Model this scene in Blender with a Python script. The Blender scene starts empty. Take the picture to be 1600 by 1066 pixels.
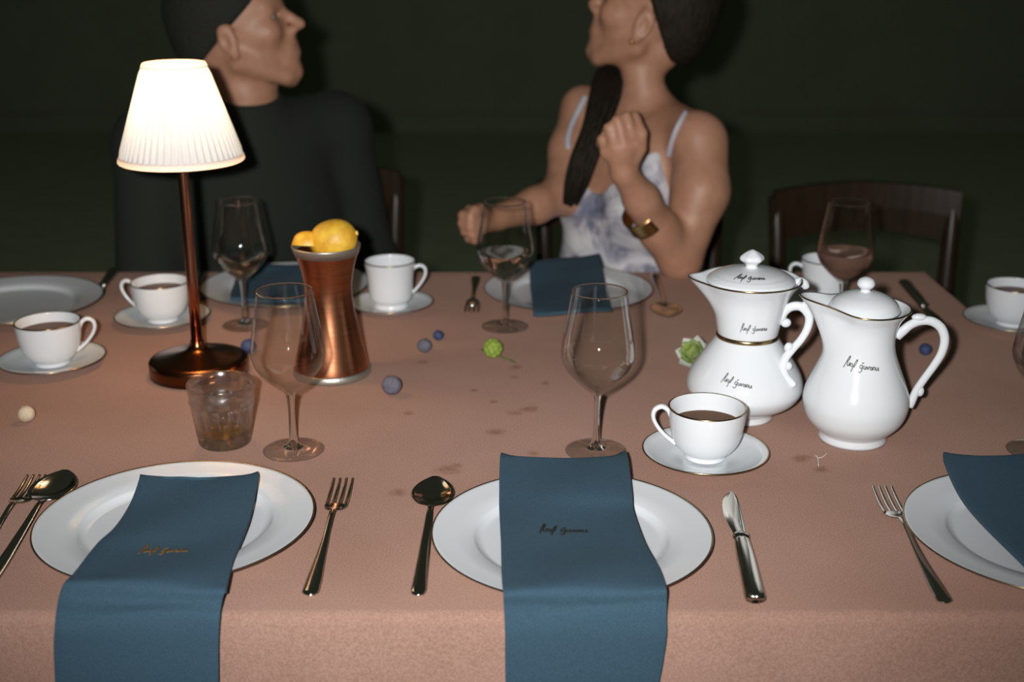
import bpy, bmesh, math, random
import numpy as np
from mathutils import Vector, Matrix
from mathutils.bvhtree import BVHTree

random.seed(7)
SC = bpy.context.scene
COL = SC.collection
PI = math.pi

# ------------------------------------------------------------------ camera, world, flash, exposure
TH = math.radians(18.4)                 # camera pitch below the horizon
FPX = 1960.0                            # focal length in pixels of the 1600 px frame
ZT = 0.75                               # table top
HC = 0.531                              # lens above the table top
ZC = ZT + HC
CT, ST = math.cos(TH), math.sin(TH)
cam = bpy.data.cameras.new('camera')
cam.sensor_width = 36.0
cam.lens = FPX / 1600 * 36.0
cam.clip_start = 0.02
cam.dof.use_dof = True
cam.dof.focus_distance = 1.22
cam.dof.aperture_fstop = 4.4
camo = bpy.data.objects.new('camera', cam)
COL.objects.link(camo)
camo.location = (0, 0, ZC)
camo.rotation_euler = (PI / 2 - TH, 0, 0)
SC.camera = camo

w = bpy.data.worlds.new('dim_room')
SC.world = w
w.use_nodes = True
w.node_tree.nodes['Background'].inputs[0].default_value = (0.50, 0.58, 0.42, 1)
w.node_tree.nodes['Background'].inputs[1].default_value = 0.042

fl = bpy.data.lights.new('camera_flash', 'SPOT')
fl.energy = 103
fl.color = (1.0, 0.975, 0.965)
fl.spot_size = math.radians(86)
fl.spot_blend = 1.0
fl.shadow_soft_size = 0.014
flo = bpy.data.objects.new('camera_flash', fl)
COL.objects.link(flo)
flo.location = (-0.055, -0.01, ZC + 0.028)
flo.rotation_euler = (PI / 2 - TH + math.radians(11), 0, math.radians(-1.0))

SC.view_settings.view_transform = 'Standard'
SC.view_settings.look = 'None'
SC.view_settings.gamma = 1
SC.view_settings.use_curve_mapping = False
SC.view_settings.exposure = 0.0
SC.cycles.use_denoising = True
SC.cycles.max_bounces = 14
SC.cycles.transparent_max_bounces = 24
SC.cycles.transmission_bounces = 12
SC.cycles.sample_clamp_indirect = 3.0


def T(px, py, dz=0.0):
    """point at height dz above the table top seen at that place of the 1600 x 1066 frame"""
    a = (px - 800) / FPX; b = (py - 533) / FPX
    k = (HC - dz) / (b * CT + ST)
    return Vector((a * k, (CT - b * ST) * k, ZT + dz))


def W(px, py, Y):
    """the same for a point at distance Y from the lens plane"""
    a = (px - 800) / FPX; b = (py - 533) / FPX
    k = Y / (CT - b * ST)
    return Vector((a * k, Y, ZC - k * (b * CT + ST)))


# ------------------------------------------------------------------ materials
def mat(name, color, rough=0.5, metal=0.0, **kw):
    m = bpy.data.materials.new(name)
    m.use_nodes = True
    p = m.node_tree.nodes['Principled BSDF']
    p.inputs['Base Color'].default_value = (*color, 1)
    p.inputs['Roughness'].default_value = rough
    p.inputs['Metallic'].default_value = metal
    for k, v in kw.items():
        p.inputs[k.replace('_', ' ')].default_value = v
    return m


def nd(m, kind, **props):
    n = m.node_tree.nodes.new(kind)
    for k, v in props.items():
        setattr(n, k, v)
    return n


def noise_color(m, stops, scale=20, detail=4, coord='Object', rough=0.6, distortion=0.0, vec_scale=None):
    """colour of the Principled node from a noise through a ramp"""
    L = m.node_tree.links
    tc = nd(m, 'ShaderNodeTexCoord')
    src = tc.outputs[coord]
    if vec_scale:
        mp = nd(m, 'ShaderNodeMapping')
        mp.inputs['Scale'].default_value = vec_scale
        L.new(src, mp.inputs[0]); src = mp.outputs[0]
    n = nd(m, 'ShaderNodeTexNoise')
    n.inputs['Scale'].default_value = scale
    n.inputs['Detail'].default_value = detail
    n.inputs['Roughness'].default_value = rough
    n.inputs['Distortion'].default_value = distortion
    L.new(src, n.inputs['Vector'])
    r = nd(m, 'ShaderNodeValToRGB')
    el = r.color_ramp.elements
    while len(el) < len(stops):
        el.new(0.5)
    for e, (pos, c) in zip(el, stops):
        e.position = pos; e.color = (*c, 1)
    L.new(n.outputs['Fac'], r.inputs[0])
    L.new(r.outputs[0], m.node_tree.nodes['Principled BSDF'].inputs['Base Color'])
    return n, r


def bump(m, scale=200, strength=0.2, dist=0.002, coord='Object', vec_scale=None, detail=3):
    L = m.node_tree.links
    tc = nd(m, 'ShaderNodeTexCoord')
    src = tc.outputs[coord]
    if vec_scale:
        mp = nd(m, 'ShaderNodeMapping')
        mp.inputs['Scale'].default_value = vec_scale
        L.new(src, mp.inputs[0]); src = mp.outputs[0]
    n = nd(m, 'ShaderNodeTexNoise')
    n.inputs['Scale'].default_value = scale
    n.inputs['Detail'].default_value = detail
    L.new(src, n.inputs['Vector'])
    b = nd(m, 'ShaderNodeBump')
    b.inputs['Strength'].default_value = strength
    b.inputs['Distance'].default_value = dist
    L.new(n.outputs['Fac'], b.inputs['Height'])
    L.new(b.outputs[0], m.node_tree.nodes['Principled BSDF'].inputs['Normal'])


PORC = mat('porcelain', (0.74, 0.775, 0.80), 0.12, Specular_IOR_Level=0.5)
GILT = mat('gilt_line', (0.42, 0.31, 0.16), 0.25, 1.0)
STEEL = mat('polished_steel', (0.62, 0.60, 0.54), 0.13, 1.0)
COPPER = mat('brushed_copper', (0.78, 0.33, 0.17), 0.27, 1.0)
noise_color(COPPER, [(0.3, (0.50, 0.19, 0.09)), (0.7, (0.66, 0.29, 0.15))], 30, 3, vec_scale=(1, 1, 14))
TIN = mat('tin_band', (0.52, 0.51, 0.45), 0.4, 0.85)
bump(TIN, 300, 0.3, 0.001)
LCOPPER = mat('lamp_copper', (0.60, 0.25, 0.15), 0.20, 1.0)
BRONZE = mat('lamp_base_copper', (0.19, 0.078, 0.036), 0.24, 1.0)
COFFEE = mat('coffee', (0.105, 0.042, 0.008), 0.05, IOR=1.14)
LETTER = mat('grey_lettering', (0.11, 0.11, 0.105), 0.5)
LETTER_D = mat('dark_thread', (0.012, 0.016, 0.014), 0.8)
LETTER_O = mat('ochre_thread', (0.11, 0.065, 0.02), 0.7)
CLOTH = mat('pink_cloth', (0.5, 0.27, 0.22), 0.95, Diffuse_Roughness=0.3, Specular_IOR_Level=0.15)
NAVY = mat('navy_linen', (0.03, 0.06, 0.09), 0.95)
noise_color(NAVY, [(0.25, (0.022, 0.055, 0.085)), (0.75, (0.038, 0.088, 0.128))], 700, 3, vec_scale=(1, 1, 1))
bump(NAVY, 900, 0.35, 0.0008)
SKIN = mat('skin', (0.62, 0.36, 0.25), 0.5, Subsurface_Weight=0.08)
noise_color(SKIN, [(0.3, (0.41, 0.205, 0.125)), (0.7, (0.50, 0.26, 0.165))], 40, 4)
HAIR = mat('dark_brown_hair', (0.018, 0.012, 0.007), 0.7, Specular_IOR_Level=0.25)
noise_color(HAIR, [(0.35, (0.007, 0.006, 0.003)), (0.7, (0.024, 0.016, 0.009))], 60, 4, vec_scale=(3, 3, 0.6))
MHAIR = mat('near_black_hair', (0.012, 0.013, 0.008), 0.85)
bump(HAIR, 90, 0.6, 0.004, vec_scale=(3, 3, 0.5))
bump(MHAIR, 120, 0.7, 0.004, vec_scale=(1, 1, 2))
LIPS = mat('lip', (0.45, 0.20, 0.16), 0.4)
EYEW = mat('eye_white', (0.30, 0.28, 0.26), 0.3)
IRIS = mat('iris', (0.03, 0.02, 0.015), 0.2)
SWEATER = mat('black_knit', (0.014, 0.018, 0.013), 0.95)
TROUSER = mat('dark_trousers', (0.02, 0.022, 0.025), 0.9)
TIE = mat('tie_dye_satin', (0.5, 0.5, 0.55), 0.5)
noise_color(TIE, [(0.30, (0.09, 0.12, 0.21)), (0.42, (0.26, 0.26, 0.33)), (0.52, (0.62, 0.61, 0.64)), (0.66, (0.86, 0.86, 0.87))], 15, 5, rough=0.6, distortion=0.6)
STRAP = mat('grey_strap', (0.50, 0.50, 0.56), 0.5)
GOLD = mat('gold_bangle', (0.75, 0.50, 0.22), 0.28, 1.0)
WOOD = mat('dark_chair_wood', (0.10, 0.045, 0.022), 0.36, Specular_IOR_Level=0.3)
noise_color(WOOD, [(0.3, (0.021, 0.013, 0.007)), (0.7, (0.034, 0.020, 0.010))], 12, 4, vec_scale=(6, 6, 1))
LEMON = mat('lemon_peel', (0.75, 0.42, 0.03), 0.42)
noise_color(LEMON, [(0.3, (0.62, 0.30, 0.02)), (0.7, (0.86, 0.58, 0.07))], 45, 4)
bump(LEMON, 500, 0.5, 0.001)
PITH = mat('lemon_pith', (0.85, 0.62, 0.16), 0.5)
BERRY = mat('dusty_blue_skin', (0.10, 0.11, 0.17), 0.85)
noise_color(BERRY, [(0.3, (0.080, 0.078, 0.105)), (0.7, (0.17, 0.165, 0.205))], 160, 4)
DBERRY = mat('deep_blue_skin', (0.03, 0.05, 0.12), 0.7)
noise_color(DBERRY, [(0.3, (0.02, 0.035, 0.09)), (0.7, (0.05, 0.08, 0.18))], 120, 4)
CREAM = mat('cream_skin', (0.62, 0.50, 0.36), 0.8)
noise_color(CREAM, [(0.3, (0.5, 0.38, 0.25)), (0.7, (0.75, 0.63, 0.48))], 120, 4)
LEAF = mat('fresh_green_bract', (0.2, 0.32, 0.03), 0.75)
noise_color(LEAF, [(0.3, (0.15, 0.24, 0.02)), (0.7, (0.36, 0.46, 0.08))], 120, 3)
PALELEAF = mat('pale_green_bract', (0.50, 0.62, 0.22), 0.55)
noise_color(PALELEAF, [(0.35, (0.22, 0.36, 0.05)), (0.65, (0.62, 0.70, 0.34))], 160, 3)
WHITEPETAL = mat('white_petal', (0.72, 0.72, 0.68), 0.5)
STEM = mat('green_stem', (0.10, 0.15, 0.03), 0.6)

# table cloth: dusty pink with faint mottling and brown food stains
def build_cloth_material(m):
    L = m.node_tree.links
    tc = nd(m, 'ShaderNodeTexCoord')
    n1 = nd(m, 'ShaderNodeTexNoise'); n1.inputs['Scale'].default_value = 620; n1.inputs['Detail'].default_value = 3
    n2 = nd(m, 'ShaderNodeTexNoise'); n2.inputs['Scale'].default_value = 5; n2.inputs['Detail'].default_value = 5
    for n in (n1, n2):
        L.new(tc.outputs['Object'], n.inputs['Vector'])
    r1 = nd(m, 'ShaderNodeValToRGB')
    r1.color_ramp.elements[0].position = 0.28; r1.color_ramp.elements[0].color = (0.285, 0.167, 0.123, 1)
    r1.color_ramp.elements[1].position = 0.72; r1.color_ramp.elements[1].color = (0.428, 0.270, 0.216, 1)
    L.new(n1.outputs['Fac'], r1.inputs[0])
    r2 = nd(m, 'ShaderNodeValToRGB')
    r2.color_ramp.elements[0].position = 0.32; r2.color_ramp.elements[0].color = (0.86, 0.83, 0.80, 1)
    r2.color_ramp.elements[1].position = 0.62; r2.color_ramp.elements[1].color = (1, 1, 1, 1)
    L.new(n2.outputs['Fac'], r2.inputs[0])
    mx = nd(m, 'ShaderNodeMix', data_type='RGBA', blend_type='MULTIPLY')
    mx.inputs[0].default_value = 1.0
    L.new(r1.outputs[0], mx.inputs[6]); L.new(r2.outputs[0], mx.inputs[7])
    # stains: distance to a handful of spots, edges broken by noise
    n3 = nd(m, 'ShaderNodeTexNoise'); n3.inputs['Scale'].default_value = 70; n3.inputs['Detail'].default_value = 4
    L.new(tc.outputs['Object'], n3.inputs['Vector'])
    n4 = nd(m, 'ShaderNodeTexNoise'); n4.inputs['Scale'].default_value = 160; n4.inputs['Detail'].default_value = 4
    L.new(tc.outputs['Object'], n4.inputs['Vector'])
    acc = None
    spots = [(775, 675, .011), (828, 640, .011), (806, 646, .010), (805, 574, .010), (803, 590, .007), (852, 599, .006),
             (640, 646, .009), (622, 770, .009), (660, 566, .008), (700, 734, .014), (712, 728, .009), (1450, 1050, .010),
             (835, 708, .008), (770, 628, .006), (1250, 716, .012), (1285, 735, .010), (740, 610, .006)]
    for px, py, rad in spots:
        c = T(px, py)
        d = nd(m, 'ShaderNodeVectorMath', operation='DISTANCE')
        d.inputs[1].default_value = c
        L.new(tc.outputs['Object'], d.inputs[0])
        mr = nd(m, 'ShaderNodeMapRange')
        mr.inputs[1].default_value = 0.0; mr.inputs[2].default_value = rad * 1.9
        mr.inputs[3].default_value = 1.0; mr.inputs[4].default_value = 0.0
        L.new(d.outputs['Value'], mr.inputs[0])
        if acc is None:
            acc = mr.outputs[0]
        else:
            a = nd(m, 'ShaderNodeMath', operation='MAXIMUM')
            L.new(acc, a.inputs[0]); L.new(mr.outputs[0], a.inputs[1])
            acc = a.outputs[0]
    a = nd(m, 'ShaderNodeMath', operation='ADD')
    L.new(acc, a.inputs[0]); L.new(n3.outputs['Fac'], a.inputs[1])
    mr = nd(m, 'ShaderNodeMapRange')
    mr.inputs[1].default_value = 0.92; mr.inputs[2].default_value = 1.35
    L.new(a.outputs[0], mr.inputs[0])
    mm = nd(m, 'ShaderNodeMath', operation='MULTIPLY')
    L.new(mr.outputs[0], mm.inputs[0]); L.new(n4.outputs['Fac'], mm.inputs[1])
    mx2 = nd(m, 'ShaderNodeMix', data_type='RGBA')
    mx2.inputs[7].default_value = (0.16, 0.07, 0.03, 1)
    L.new(mm.outputs[0], mx2.inputs[0]); L.new(mx.outputs[2], mx2.inputs[6])
    L.new(mx2.outputs[2], m.node_tree.nodes['Principled BSDF'].inputs['Base Color'])
    b = nd(m, 'ShaderNodeBump'); b.inputs['Strength'].default_value = 0.25; b.inputs['Distance'].default_value = 0.001
    L.new(n1.outputs['Fac'], b.inputs['Height'])
    L.new(b.outputs[0], m.node_tree.nodes['Principled BSDF'].inputs['Normal'])


build_cloth_material(CLOTH)


def thin_glass(name):
    """a thin clear wall: straight view through it plus mirror reflection that grows towards the edge"""
    m = bpy.data.materials.new(name); m.use_nodes = True
    nt = m.node_tree; nt.nodes.clear()
    out = nt.nodes.new('ShaderNodeOutputMaterial')
    mx = nt.nodes.new('ShaderNodeMixShader')
    tr = nt.nodes.new('ShaderNodeBsdfTransparent'); tr.inputs[0].default_value = (0.99, 0.99, 0.985, 1)
    gl = nt.nodes.new('ShaderNodeBsdfGlossy'); gl.inputs['Roughness'].default_value = 0.02
    lw = nt.nodes.new('ShaderNodeLayerWeight'); lw.inputs[0].default_value = 0.5
    pw = nt.nodes.new('ShaderNodeMath'); pw.operation = 'POWER'; pw.inputs[1].default_value = 2.9
    mr = nt.nodes.new('ShaderNodeMapRange'); mr.inputs[3].default_value = 0.03; mr.inputs[4].default_value = 0.8
    nt.links.new(lw.outputs['Facing'], pw.inputs[0]); nt.links.new(pw.outputs[0], mr.inputs[0])
    nt.links.new(mr.outputs[0], mx.inputs[0])
    nt.links.new(tr.outputs[0], mx.inputs[1]); nt.links.new(gl.outputs[0], mx.inputs[2])
    nt.links.new(mx.outputs[0], out.inputs[0])
    return m


def solid_glass(name, color, ior=1.48, rough=0.0):
    m = bpy.data.materials.new(name); m.use_nodes = True
    nt = m.node_tree; nt.nodes.clear()
    out = nt.nodes.new('ShaderNodeOutputMaterial')
    g = nt.nodes.new('ShaderNodeBsdfGlass')
    g.inputs['Color'].default_value = (*color, 1); g.inputs['IOR'].default_value = ior
    g.inputs['Roughness'].default_value = rough
    nt.links.new(g.outputs[0], out.inputs[0])
    return m


BOWLGLASS = thin_glass('thin_clear_glass')


def cut_glass():
    """pressed glass of a tumbler: refracting, with part of the light passing straight through"""
    m = solid_glass('pressed_glass', (0.985, 0.99, 0.985))
    nt = m.node_tree; L = nt.links
    out = [n for n in nt.nodes if n.type == 'OUTPUT_MATERIAL'][0]; g = [n for n in nt.nodes if n.type == 'BSDF_GLASS'][0]
    t = nt.nodes.new('ShaderNodeBsdfTransparent'); mx = nt.nodes.new('ShaderNodeMixShader'); mx.inputs[0].default_value = 0.55
    gl = nt.nodes.new('ShaderNodeBsdfGlossy'); gl.inputs['Roughness'].default_value = 0.16
    m2 = nt.nodes.new('ShaderNodeMixShader'); m2.inputs[0].default_value = 0.10
    L.new(t.outputs[0], mx.inputs[1]); L.new(g.outputs[0], mx.inputs[2])
    L.new(mx.outputs[0], m2.inputs[1]); L.new(gl.outputs[0], m2.inputs[2]); L.new(m2.outputs[0], out.inputs[0])
    return m

GLASS = solid_glass('clear_glass', (0.985, 0.99, 0.985))
WATER = solid_glass('water', (0.99, 0.985, 0.97), 1.33)
ROSE = solid_glass('rose_wine', (0.96, 0.84, 0.78), 1.34)
_nt = ROSE.node_tree
_o = [n for n in _nt.nodes if n.type == 'OUTPUT_MATERIAL'][0]; _g = [n for n in _nt.nodes if n.type == 'BSDF_GLASS'][0]
_d = _nt.nodes.new('ShaderNodeBsdfDiffuse'); _d.inputs[0].default_value = (0.75, 0.45, 0.36, 1)
_m = _nt.nodes.new('ShaderNodeMixShader'); _m.inputs[0].default_value = 0.13
_nt.links.new(_g.outputs[0], _m.inputs[1]); _nt.links.new(_d.outputs[0], _m.inputs[2]); _nt.links.new(_m.outputs[0], _o.inputs[0])
AMBER = solid_glass('amber_reflection_tint', (0.98, 0.86, 0.52), 1.34)  # tint that imitates a yellow reflection in the tumbler

# lamp shade: pleated fabric that lets the bulb's light through
SHADE = bpy.data.materials.new('shade_fabric'); SHADE.use_nodes = True
_nt = SHADE.node_tree; _nt.nodes.clear()
_o = _nt.nodes.new('ShaderNodeOutputMaterial'); _m = _nt.nodes.new('ShaderNodeMixShader')
_d = _nt.nodes.new('ShaderNodeBsdfDiffuse'); _d.inputs[0].default_value = (0.74, 0.76, 0.82, 1)
_t = _nt.nodes.new('ShaderNodeBsdfTranslucent'); _t.inputs[0].default_value = (0.40, 0.58, 0.88, 1)
_m.inputs[0].default_value = 0.38
_nt.links.new(_d.outputs[0], _m.inputs[1]); _nt.links.new(_t.outputs[0], _m.inputs[2]); _nt.links.new(_m.outputs[0], _o.inputs[0])
HEM = SHADE.copy(); HEM.name = 'shade_trim'
for _n in HEM.node_tree.nodes:
    if _n.type == 'BSDF_DIFFUSE': _n.inputs[0].default_value = (0.84, 0.82, 0.84, 1)
    if _n.type == 'BSDF_TRANSLUCENT': _n.inputs[0].default_value = (0.8, 0.85, 0.95, 1)
    if _n.type == 'MIX_SHADER': _n.inputs[0].default_value = 0.42
BULB = bpy.data.materials.new('lit_bulb'); BULB.use_nodes = True
_p = BULB.node_tree.nodes['Principled BSDF']
_p.inputs['Emission Color'].default_value = (1, 0.62, 0.30, 1); _p.inputs['Emission Strength'].default_value = 30

# ------------------------------------------------------------------ object helpers
def mobj(name, verts, faces, m, parent=None, smooth=True, loc=None):
    me = bpy.data.meshes.new(name)
    me.from_pydata([tuple(v) for v in verts], [], faces)
    me.update()
    bm = bmesh.new(); bm.from_mesh(me)
    bmesh.ops.recalc_face_normals(bm, faces=bm.faces)
    bm.to_mesh(me); bm.free()
    me.materials.append(m)
    if smooth:
        me.shade_smooth()
    o = bpy.data.objects.new(name, me)
    COL.objects.link(o)
    if parent is not None:
        o.parent = parent
    if loc is not None:
        o.location = loc
    return o


def autosmooth(o, deg=40):
    me = o.data
    me.shade_flat()
    for p in me.polygons:
        p.use_smooth = True
    me.set_sharp_from_angle(angle=math.radians(deg))


def thing(name, label, cat, loc=(0, 0, 0), rz=0.0, group=None):
    o = bpy.data.objects.new(name, None)
    o.empty_display_size = 0.02
    COL.objects.link(o)
    o.location = loc; o.rotation_euler = (0, 0, rz)
    o['label'] = label; o['category'] = cat
    if group: o['group'] = group
    return o


def tag(o, label, cat, group=None):
    o['label'] = label; o['category'] = cat
    if group: o['group'] = group
    return o


def copy_thing(root, loc, rz, label, group=None):
    c = root.copy(); COL.objects.link(c)
    c.location = loc; c.rotation_euler = (0, 0, rz); c['label'] = label
    if group: c['group'] = group
    for ch in list(root.children):
        a = ch.copy(); COL.objects.link(a); a.parent = c
        for g in list(ch.children):
            b = g.copy(); COL.objects.link(b); b.parent = a
    return c


def spline(pts, n=8, closed=False):
    """Catmull-Rom through points of any dimension"""
    P = [np.array(p, float) for p in pts]
    out = []
    for i in range(len(P) - 1):
        p0 = P[max(i - 1, 0)]; p1 = P[i]; p2 = P[i + 1]; p3 = P[min(i + 2, len(P) - 1)]
        for k in range(n):
            t = k / n
            out.append(0.5 * ((2 * p1) + (-p0 + p2) * t + (2 * p0 - 5 * p1 + 4 * p2 - p3) * t * t + (-p0 + 3 * p1 - 3 * p2 + p3) * t ** 3))
    out.append(P[-1])
    return out


def lathe(prof, seg=56, deform=None):
    V, F = [], []
    rings = []
    for r, z in prof:
        if r < 1e-6:
            rings.append([len(V)]); V.append((0, 0, z))
        else:
            ids = []
            for k in range(seg):
                a = 2 * PI * k / seg
                rr, zz = (r, z) if deform is None else deform(r, z, a)
                ids.append(len(V)); V.append((rr * math.cos(a), rr * math.sin(a), zz))
            rings.append(ids)
    for A, B in zip(rings[:-1], rings[1:]):
        if len(A) == 1 and len(B) == 1: continue
        for k in range(seg):
            k2 = (k + 1) % seg
            if len(A) == 1: F.append((A[0], B[k], B[k2]))
            elif len(B) == 1: F.append((A[k], A[k2], B[0]))
            else: F.append((A[k], A[k2], B[k2], B[k]))
    return V, F


def tube(path, radii, seg=10, flat=1.0, up=None, caps=True):
    """tube along points; radii a number or list; flat squashes along the second normal"""
    P = [Vector(p) for p in path]
    n = len(P)
    if not hasattr(radii, '__len__'): radii = [radii] * n
    if len(radii) != n:
        radii = np.interp(np.linspace(0, 1, n), np.linspace(0, 1, len(radii)), radii)
    V, F = [], []
    tn = []
    for i in range(n):
        d = P[min(i + 1, n - 1)] - P[max(i - 1, 0)]
        tn.append(d.normalized() if d.length > 1e-9 else Vector((0, 0, 1)))
    nrm = Vector(up) if up is not None else (Vector((0, 0, 1)) if abs(tn[0].z) < 0.9 else Vector((1, 0, 0)))
    for i in range(n):
        nrm = (nrm - tn[i] * nrm.dot(tn[i]))
        nrm = nrm.normalized() if nrm.length > 1e-6 else tn[i].orthogonal().normalized()
        bi = tn[i].cross(nrm)
        for k in range(seg):
            a = 2 * PI * k / seg
            V.append(P[i] + (bi * math.cos(a) + nrm * math.sin(a) * flat) * radii[i])
    for i in range(n - 1):
        for k in range(seg):
            k2 = (k + 1) % seg
            F.append((i * seg + k, i * seg + k2, (i + 1) * seg + k2, (i + 1) * seg + k))
    if caps:
        for i, s in ((0, -1), (n - 1, 1)):
            c = len(V); V.append(P[i] + tn[i] * radii[i] * 0.5 * s)
            for k in range(seg):
                k2 = (k + 1) % seg
                F.append((i * seg + k, i * seg + k2, c))
    return V, F


def join(*vf):
    V, F = [], []
    for v, f in vf:
        o = len(V); V += list(v); F += [tuple(i + o for i in q) for q in f]
    return V, F


def box(cx, cy, cz, sx, sy, sz):
    V = [(cx + a * sx / 2, cy + b * sy / 2, cz + c * sz / 2) for a in (-1, 1) for b in (-1, 1) for c in (-1, 1)]
    return V, [(0, 1, 3, 2), (4, 6, 7, 5), (0, 4, 5, 1), (2, 3, 7, 6), (0, 2, 6, 4), (1, 5, 7, 3)]


def bevel(o, width=0.004, seg=2):
    b = o.modifiers.new('bevel', 'BEVEL'); b.width = width; b.segments = seg; b.limit_method = 'ANGLE'
    return o


def ball(c, rx, ry=None, rz=None, seg=20, rings=12):
    ry = ry or rx; rz = rz or rx
    V, F = lathe([(math.sin(PI * i / rings), -math.cos(PI * i / rings)) if 0 < i < rings else (0, -math.cos(PI * i / rings)) for i in range(rings + 1)], seg)
    return [(c[0] + v[0] * rx, c[1] + v[1] * ry, c[2] + v[2] * rz) for v in V], F


def gridmesh(rows):
    V = [p for r in rows for p in r]; nc = len(rows[0]); F = []
    for i in range(len(rows) - 1):
        for j in range(nc - 1):
            F.append((i * nc + j, i * nc + j + 1, (i + 1) * nc + j + 1, (i + 1) * nc + j))
    return V, F


# handwriting strokes, x-height 1, about 8.2 wide (tall loops, a g with a mark above, then small letters)
STROKES = [
    [(0.0, -0.6), (0.35, 0.9), (0.72, 2.3), (0.98, 2.35), (0.85, 1.6), (0.55, 0.9)],
    [(0.62, 0.95), (0.70, 0.15), (1.0, 0.1), (1.2, 0.95), (1.28, 0.15)],
    [(1.45, 0.2), (1.55, 0.8), (1.85, 0.75), (1.9, 0.2), (1.6, 0.05)],
    [(1.95, -1.1), (2.25, 0.6), (2.65, 1.85), (2.85, 1.9), (2.75, 1.1), (2.35, 0.1)],
    [(4.25, 0.85), (3.85, 0.95), (3.6, 0.5), (3.85, 0.1), (4.2, 0.4), (4.3, 0.9), (4.2, -0.3), (3.85, -0.85), (3.4, -0.6)],
    [(4.0, 1.55), (4.2, 1.4), (4.45, 1.62)],
    [(4.6, 0.85), (4.62, 0.2), (4.9, 0.1), (5.1, 0.85), (5.15, 0.15)],
    [(5.35, 0.8), (5.5, 0.12), (5.8, 0.85), (5.95, 0.75)],
    [(6.45, 0.75), (6.1, 0.7), (6.05, 0.2), (6.35, 0.15), (6.5, 0.8), (6.55, 0.1)],
    [(6.75, 0.1), (6.8, 0.85), (7.1, 0.8), (7.15, 0.1)],
    [(7.4, 0.85), (7.42, 0.2), (7.7, 0.1), (7.95, 0.85), (8.05, 0.1), (8.2, 0.25)],
]


def script_mesh(mapfn, unit, rad, tilt=0.0):
    parts = []
    for s in STROKES:
        pts = spline(s, 4)
        P = []
        for x, y in pts:
            xx = (x - 4.1) * unit; yy = (y - 0.4) * unit
            P.append(mapfn(xx * math.cos(tilt) - yy * math.sin(tilt), xx * math.sin(tilt) + yy * math.cos(tilt)))
        parts.append(tube(P, rad, 5))
    return join(*parts)


# ------------------------------------------------------------------ the room
def structure(name, V, F, m, smooth=False):
    o = mobj(name, V, F, m, None, smooth); o['kind'] = 'structure'; return o


FLOORM = mat('green_grey_carpet', (0.4, 0.42, 0.3), 0.95)
noise_color(FLOORM, [(0.3, (0.36, 0.42, 0.27)), (0.7, (0.43, 0.49, 0.32))], 6, 4)
WALLM = mat('green_grey_paint', (0.10, 0.12, 0.08), 0.9)
noise_color(WALLM, [(0.3, (0.235, 0.265, 0.175)), (0.7, (0.265, 0.30, 0.20))], 3, 4)
structure('floor', *box(0, 3.2, -0.05, 11.0, 10.0, 0.1), FLOORM)
structure('wall_back', *box(0, 8.2, 1.5, 11.0, 0.1, 3.2), WALLM)
structure('wall_left', *box(-5.5, 3.2, 1.5, 0.1, 10.0, 3.2), WALLM)
structure('wall_right', *box(5.5, 3.2, 1.5, 0.1, 10.0, 3.2), WALLM)
structure('baseboard_back', *box(0, 8.135, 0.06, 10.8, 0.03, 0.12), WALLM)

# ------------------------------------------------------------------ tables and cloth
YN, YF, YF2, XS = 0.893, 1.955, 1.757, 0.669
XL, XR = -1.55, 1.45


def table(name, label, x0, x1, y0, y1):
    t = thing(name, label, 'table', ((x0 + x1) / 2, (y0 + y1) / 2, 0), 0)
    sx, sy = x1 - x0, y1 - y0
    bevel(mobj('tabletop', *box(0, 0, ZT - 0.02, sx, sy, 0.035), WOOD, t, False), 0.004)
    mobj('apron', *join(box(0, sy / 2 - .06, .67, sx - .1, .02, .08), box(0, -sy / 2 + .06, .67, sx - .1, .02, .08),
                        box(sx / 2 - .06, 0, .67, .02, sy - .1, .08), box(-sx / 2 + .06, 0, .67, .02, sy - .1, .08)), WOOD, t, False)
    for a in (-1, 1):
        for b in (-1, 1):
            bevel(mobj('leg', *box(a * (sx / 2 - .08), b * (sy / 2 - .08), .357, .06, .06, .714), WOOD, t, False), .005)
    return t


table('dining_table', 'long dark wooden dining table under the pink cloth, on the left', XL + .01, XS - .01, YN + .012, YF - .012)
table('dining_table', 'dark wooden side table continuing the long table at the right edge', XS + .005, XR - .01, YN + .012, YF2 - .012)


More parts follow.
